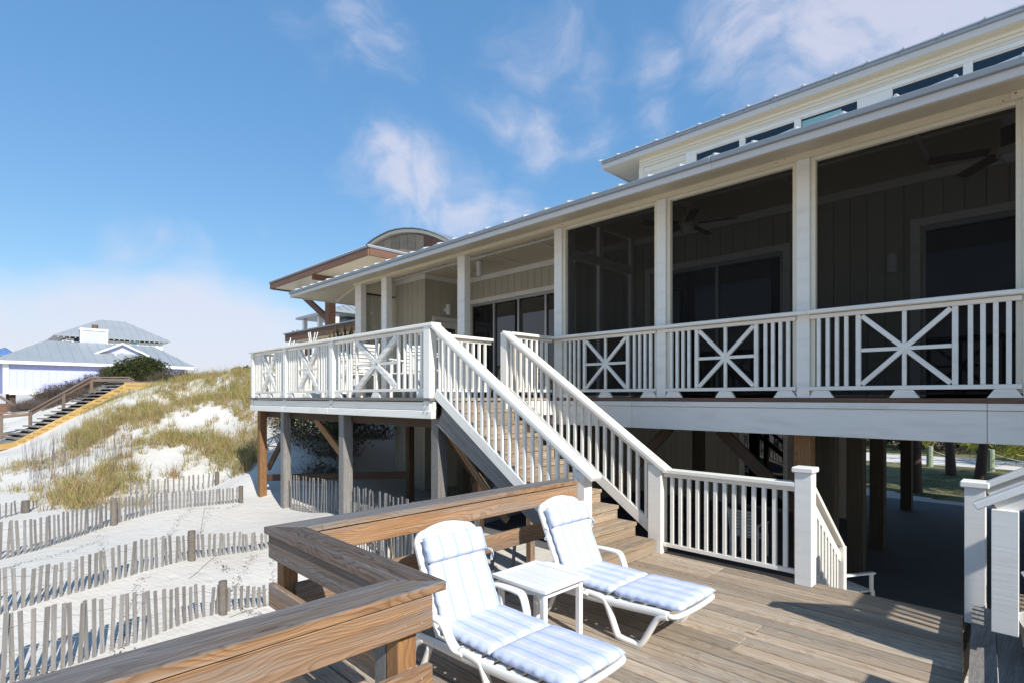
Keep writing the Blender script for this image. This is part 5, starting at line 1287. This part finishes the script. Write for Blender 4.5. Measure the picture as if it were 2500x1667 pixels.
box('wall', NH, M['redwood'], (-19.2, 11.5, 1), (-13.5, 19, zt_-.2))
# balcony band
box('balcony_floor', NH, M['trim'], (-21.6, 9.05, 3.86), (-15.0, 12, 3.93)); box('balcony_cap', NH, M['gutter'], (-21.75, 8.92, 4.14), (-15.0, 9.14, 4.19))
beam('balcony_board', NH, M['redwood'], (-21.68, 8.99, 4.0), (-15, 8.99, 4.0), .06, .27); beam('balcony_board', NH, M['redwood'], (-21.66, 9.03, 4.0), (-21.66, 12, 4.0), .06, .27)
beam('balcony_beam', NH, M['trim'], (-20.9, 9.4, 3.76), (-15, 9.4, 3.76), .12, .18); vpost('balcony_post', NH, M['redwood'], -20.8, 9.5, .8, 3.67, .2); vpost('balcony_post', NH, M['redwood'], -17.2, 9.5, .8, 3.67, .2)
# arched roof
z7 = lambda x, y: (660+x/5.058, 550+y/5.058)
arc = [at_y(12.0, *z7(*p)) for p in ((1290,325),(1350,262),(1420,212),(1500,168),(1600,122),(1700,96),(1800,86),(1900,86),(2000,97),(2100,122),(2200,160),(2300,205),(2400,265))]
V = []; F = []
for p in arc:
    V += [(p.x, 11.5, p.z), (p.x, 18, p.z), (p.x, 11.5, p.z-.11), (p.x, 18, p.z-.11)]
for i in range(len(arc)-1):
    a = i*4; F += [[a, a+1, a+5, a+4], [a+2, a+3, a+7, a+6], [a, a+2, a+6, a+4], [a+1, a+3, a+7, a+5]]
F += [[0, 1, 3, 2], [len(V)-4, len(V)-3, len(V)-1, len(V)-2]]
wmesh('arched_roof', NH, M['soffit'], V, F)
V = []; F = []
for p in arc: V += [(p.x, 11.45, p.z+.02), (p.x, 18, p.z+.02), (p.x, 11.45, p.z+.05), (p.x, 18, p.z+.05)]
for i in range(len(arc)-1):
    a = i*4; F += [[a, a+1, a+5, a+4], [a+2, a+3, a+7, a+6], [a, a+2, a+6, a+4], [a+1, a+3, a+7, a+5]]
wmesh('arched_metal', NH, M['gutter'], V, F)
for i in range(len(arc)-1):
    p, q = arc[i], arc[i+1]; pn = 3
    prism('gable_board', NH, M['redwood'] if i in (8, 9) else M['tread'], [(p.x+.01, 6.6), (q.x-.01, 6.6), (q.x-.01, q.z-.18), (p.x+.01, p.z-.18)], 'y', 11.62, 11.68)
vt = at_y(12.2, *z7(1570, 118)); box('roof_vent', NH, M['roofmetal'], (vt.x-.15, 12.1, vt.z-.12), (vt.x+.15, 12.35, vt.z+.05))
# ladder
LA = thing('ladder', 'orange-tipped aluminium ladder leaning against the brown balcony', 'ladder', (-21.6, 8.6, 2.6))
a0, a1 = pt(705, 845, 21.2), pt(715, 812, 21.4); off = Vector((.30, .05, 0))
for s in (0, 1): beam('rail', LA, M['alu'], a0+off*s, a1+off*s, .04, .07); beam('tip', LA, M['orangewood'], a1+off*s, a1+off*s+(a1-a0)*.12, .05, .08)
for k in range(5): q = a0.lerp(a1, (k+.5)/5); beam('rung', LA, M['alu'], q, q+off, .03, .03)
PO = thing('drying_rack', 'thin white upright rods behind the deck railing near the brown balcony', 'rack', tuple(pt(770, 835, 17)))
for i, (xa, ya, xb, yb) in enumerate(((753, 812, 757, 842), (757, 811, 761, 842), (769, 812, 764, 842), (776, 811, 768, 842))): beam('rod', PO, M['lampwhite'], pt(xa, ya, 16.5), pt(xb, yb, 16.5), .025, .025)
beam('rod', PO, M['lampwhite'], pt(750, 842, 16.5), pt(775, 842, 16.5), .025, .025); beam('rod', PO, M['lampwhite'], pt(764, 842, 16.5), pt(764, 1000, 16.5), .04, .04)

# ------------------------------------------------------------------ chairs
def slat_chair(x, y, z, rz, label, group='white slatted chairs on the raised deck', sc=1., m=None):
    t = thing('patio_chair', label, 'chair', (x, y, z), rz, group); O = W[t.name] @ Matrix.Scale(sc, 4); m = m or M['plastic']
    def lb(name, lo, hi, Mx=None, b=.004):
        lo, hi = Vector(lo), Vector(hi); d = hi-lo; o = bpy.data.objects.new(name, chbox(d.x, d.y, d.z, b, (m,))); place(o, t, O@(Mx or Matrix.Identity(4))@Matrix.Translation((lo+hi)/2))
    for sx in (-.26, .22):
        for sy in (-.27, .23): lb('leg', (sx, sy, 0), (sx+.04, sy+.04, .42 if sx > 0 else .64))
    for k in range(6): lb('seat_slat', (-.24+k*.082, -.26, .40), (-.165+k*.082, .26, .42))
    for s in (-.28, .22): lb('armrest', (-.27, s, .64), (.27, s+.06, .665)); lb('arm_support', (.2, s+.01, .42), (.24, s+.05, .639))
    Bk = Matrix.Translation((-.24, 0, .40)) @ Matrix.Rotation(R(-14), 4, 'Y')
    for k in range(8): lb('back_slat', (-.01, -.23, .04+k*.066), (.01, .23, .088+k*.066), Bk)
    for s in (-.26, .23): lb('back_stile', (-.02, s, 0), (.02, s+.03, .58), Bk)
    return t
slat_chair(-6.9, 5.15, 1.69, R(-150), 'white slatted chair on the raised deck just left of the stair head')
slat_chair(-8.0, 5.5, 1.69, R(-60), 'white slatted chair on the raised deck behind the nearest X panel')
slat_chair(-9.0, 5.0, 1.69, R(180), 'white slatted chair on the raised deck behind the middle X panel')
slat_chair(-10.3, 5.3, 1.69, R(-20), 'white slatted chair at the far end of the raised deck')
TB = thing('patio_table', 'white square table among the chairs on the raised deck', 'table', (-9.6, 5.1, 1.69))
box('table_top', TB, M['plastic'], (-9.95, 4.75, 2.36), (-9.3, 5.4, 2.40))
for x in (-9.92, -9.38):
    for y in (4.78, 5.32): box('leg', TB, M['plastic'], (x, y, 1.69), (x+.05, y+.05, 2.359))
slat_chair(-1.72, 7.0, -.76, R(60), 'white plastic chair standing in the dark under the house beside the slanting rail', 'chairs under the house', .8)
slat_chair(-3.4, 8.6, -.76, R(90), 'white chair in the dark behind the white baluster railing', 'chairs under the house', .8)

# ------------------------------------------------------------------ under house slab, yard, drive, rope fence
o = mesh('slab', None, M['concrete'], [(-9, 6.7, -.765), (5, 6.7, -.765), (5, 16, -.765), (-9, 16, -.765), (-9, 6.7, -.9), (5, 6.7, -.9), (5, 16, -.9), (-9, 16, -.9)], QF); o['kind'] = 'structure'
da, db, dc, dd = pt(1500, 1118, 30), pt(2700, 1128, 18.5), None, None
V = []
N2 = 24
for i in range(N2+1):
    x = -24+i*1.6; y_ = 24.9+.012*(x+2)**2*.1; V += [(x, y_+.15*math.sin(i), -.772), (x, y_+3.6, -.772)]
o = mesh('driveway', None, plain('pale_crushed_shell', (.62, .60, .58), .95, .15, 8), V, [[2*i, 2*i+2, 2*i+3, 2*i+1] for i in range(N2)]); o['kind'] = 'structure'
RF = thing('rope_fence', 'line of short green posts joined by sagging rope beside the pale drive', 'fence', (-3, 24.3, -.78))
rp_ = [(-9.9, 24.0), (-7.6, 24.0), (-5.5, 24.1), (-3.25, 24.3), (-1.6, 24.2), (.3, 24.2), (2.3, 24.2)]
for x, y in rp_: cyl('post', RF, M['greenpost'], (x, y, -.9), (x, y, -.05), .10, .10, seg=10)
for (a, b_) in zip(rp_[:-1], rp_[1:]):
    P = [Vector((a[0]+(b_[0]-a[0])*k/10, a[1]+(b_[1]-a[1])*k/10, -.18-.22*math.sin(math.pi*k/10))) for k in range(11)]
    sweep('rope', RF, M['rope'], P, .016, .016, (0, 0, 1), seg=5, M=Matrix.Identity(4), power=2)
def palmetto(x, y, s, label, seed):
    t = thing('palmetto', label, 'bush', (x, y, -.78), 0, 'palmetto bushes across the drive'); rs = random.Random(seed); V = []; F = []
    for k in range(int(34*s)):
        c = Vector((x+rs.gauss(0, .7*s), y+rs.gauss(0, .6*s), -.7+rs.uniform(.3, 1.7)*s)); up = Vector((rs.gauss(0, .6), rs.gauss(0, .6), rs.uniform(.3, 1))).normalized()
        a = up.orthogonal().normalized(); b_ = up.cross(a)
        for j in range(13):
            th = -1.9+3.8*j/12; dv = (up*math.cos(th)+a*math.sin(th)); L_ = .42*s*rs.uniform(.8, 1.15); w = b_*.0+dv.cross(b_)*.022; i = len(V)
            V += [c-w*.4, c+w*.4, c+dv*L_*.5+w+b_*.02, c+dv*L_*.5-w+b_*.02, c+dv*L_+b_*rs.uniform(-.06, .1)]; F += [[i, i+1, i+2, i+3], [i+3, i+2, i+4]]
    mesh('fronds', t, M['palm'], V, F, M=Matrix.Identity(4), fix=False)
PL = [(-9.6, 26.6, 1.3, 'left of the piles'), (-7.9, 27.2, 1.3, 'behind the first rope post'), (-6.0, 28.6, 1.4, 'behind the dark trunk'), (-4.6, 30.5, 1.6, 'beyond the bend of the drive'), (-2.6, 30, 1.4, 'behind the second green post'), (-1.3, 26.4, 1.1, 'nearest the drive, dark and round'), (-.1, 27.2, 1.2, 'right of the leaning trunk'), (1.2, 27.8, 1.3, 'at the far right')]
for i, (x, y, s, w_) in enumerate(PL): palmetto(x, y, s, 'yellow-green palmetto clump '+w_, 60+i)
oak = thing('unseen_shade_tree', 'broad unseen tree out of view right of the yard, added to shade the lawn', 'tree', (3.2, 19.6, -.78))  # tree out of view, added so its crown throws shade on the yard
cyl('trunk', oak, M['bark'], (3.2, 19.6, -.9), (3.0, 19.6, 2.6), .2, .13, seg=10)
for k in range(5): a = k*1.26; beam('limb', oak, M['bark'], (3.05, 19.6, 2.1), (3.05+1.5*math.cos(a), 19.6+1.5*math.sin(a), 3.6), .09, .09)
leaves('crown', oak, M['bush'], [(3.2, 19.6, 3.9, 2.9, 2.7, 1.2), (1.2, 20.6, 3.4, 1.6, 1.5, .8), (5.2, 18.6, 3.6, 1.7, 1.6, .9)], 15000, .12, 90)
hd_ = thing('hedge', 'mass of brown and green brush closing the view beyond the drive', 'hedge', (-5, 34, -.78))
bl = [(-16+k*1.7, 33+random.uniform(-1, 1), .6, 1.6, 1.2, 1.7) for k in range(15)]
leaves('foliage', hd_, M['bush'], bl, 26000, .11, 77); leaves('dry_foliage', hd_, M['twig'], [(b_[0]-.5, b_[1]-1.3, -.3, 1.4, .6, .7) for b_ in bl], 5000, .08, 78)
def trunk(x, y, r, lean, label):
    t = thing('palm_tree', label, 'tree', (x, y, -.78), 0, 'trees behind the house')
    sweep('trunk', t, M['bark'], smooth_path([(x, y, -.9), (x-lean*.2, y, .4), (x-lean*.6, y, 2.2), (x-lean, y, 5.4)], 4), r, r, (0, 1, 0), seg=10, M=Matrix.Identity(4), taper=lambda f: 1.25-.6*min(1, f*2.2)+.1, power=2)
    V = []; F = []; rs = random.Random(int(x*10)); c = Vector((x-lean, y, 5.4))
    for k in range(26):
        a = rs.uniform(0, 6.28); el = rs.uniform(-.4, 1.1); dv = Vector((math.cos(a)*math.cos(el), math.sin(a)*math.cos(el), math.sin(el))); sd_ = Vector((-math.sin(a), math.cos(a), 0))
        for j in range(9):
            th = -1.1+2.2*j/8; d2 = (dv*math.cos(th)+sd_*math.sin(th)); i = len(V); w = d2.cross(dv.cross(sd_))*.03; b2 = c+dv*.7
            V += [b2-w, b2+w, b2+d2*.5+w, b2+d2*.5-w, b2+d2*1.0-Vector((0, 0, .25))]; F += [[i, i+1, i+2, i+3], [i+3, i+2, i+4]]
    mesh('crown', t, M['palm'], V, F, M=Matrix.Identity(4), fix=False)
trunk(-2.62, 17.5, .11, .0, 'dark straight trunk standing in the shade right behind the piles'); trunk(-2.42, 22.2, .12, .3, 'brown leaning trunk beside the pale drive, left of the two'); trunk(-1.68, 21.5, .12, -.5, 'brown leaning trunk beside the pale drive, right of the two')
# blue container and white post glimpsed between house and stair
BX = thing('storage_container', 'bright blue container glimpsed under the house behind the right stair rail', 'container', tuple(pt(1620, 1090, 32)))
a = pt(1610, 1085, 32); box('container_wall', BX, M['bluebox'], (a.x, a.y, a.z-.3), (a.x+2.2, a.y+1.2, a.z+1.8))
for k in range(6): box('container_rib', BX, M['bluebox'], (a.x+.1+k*.35, a.y-.05, a.z-.3), (a.x+.2+k*.35, a.y-.002, a.z+1.8))
wp = pt(1592, 1085, 31); t = thing('white_post', 'white post left of the blue container glimpsed under the house', 'post', tuple(wp)); vpost('shaft', t, M['white'], wp.x, wp.y, -.9, 2.4, .22); vpost('post_collar', t, M['white'], wp.x, wp.y, -.7, -.5, .27)
print('objects', len(bpy.data.objects))
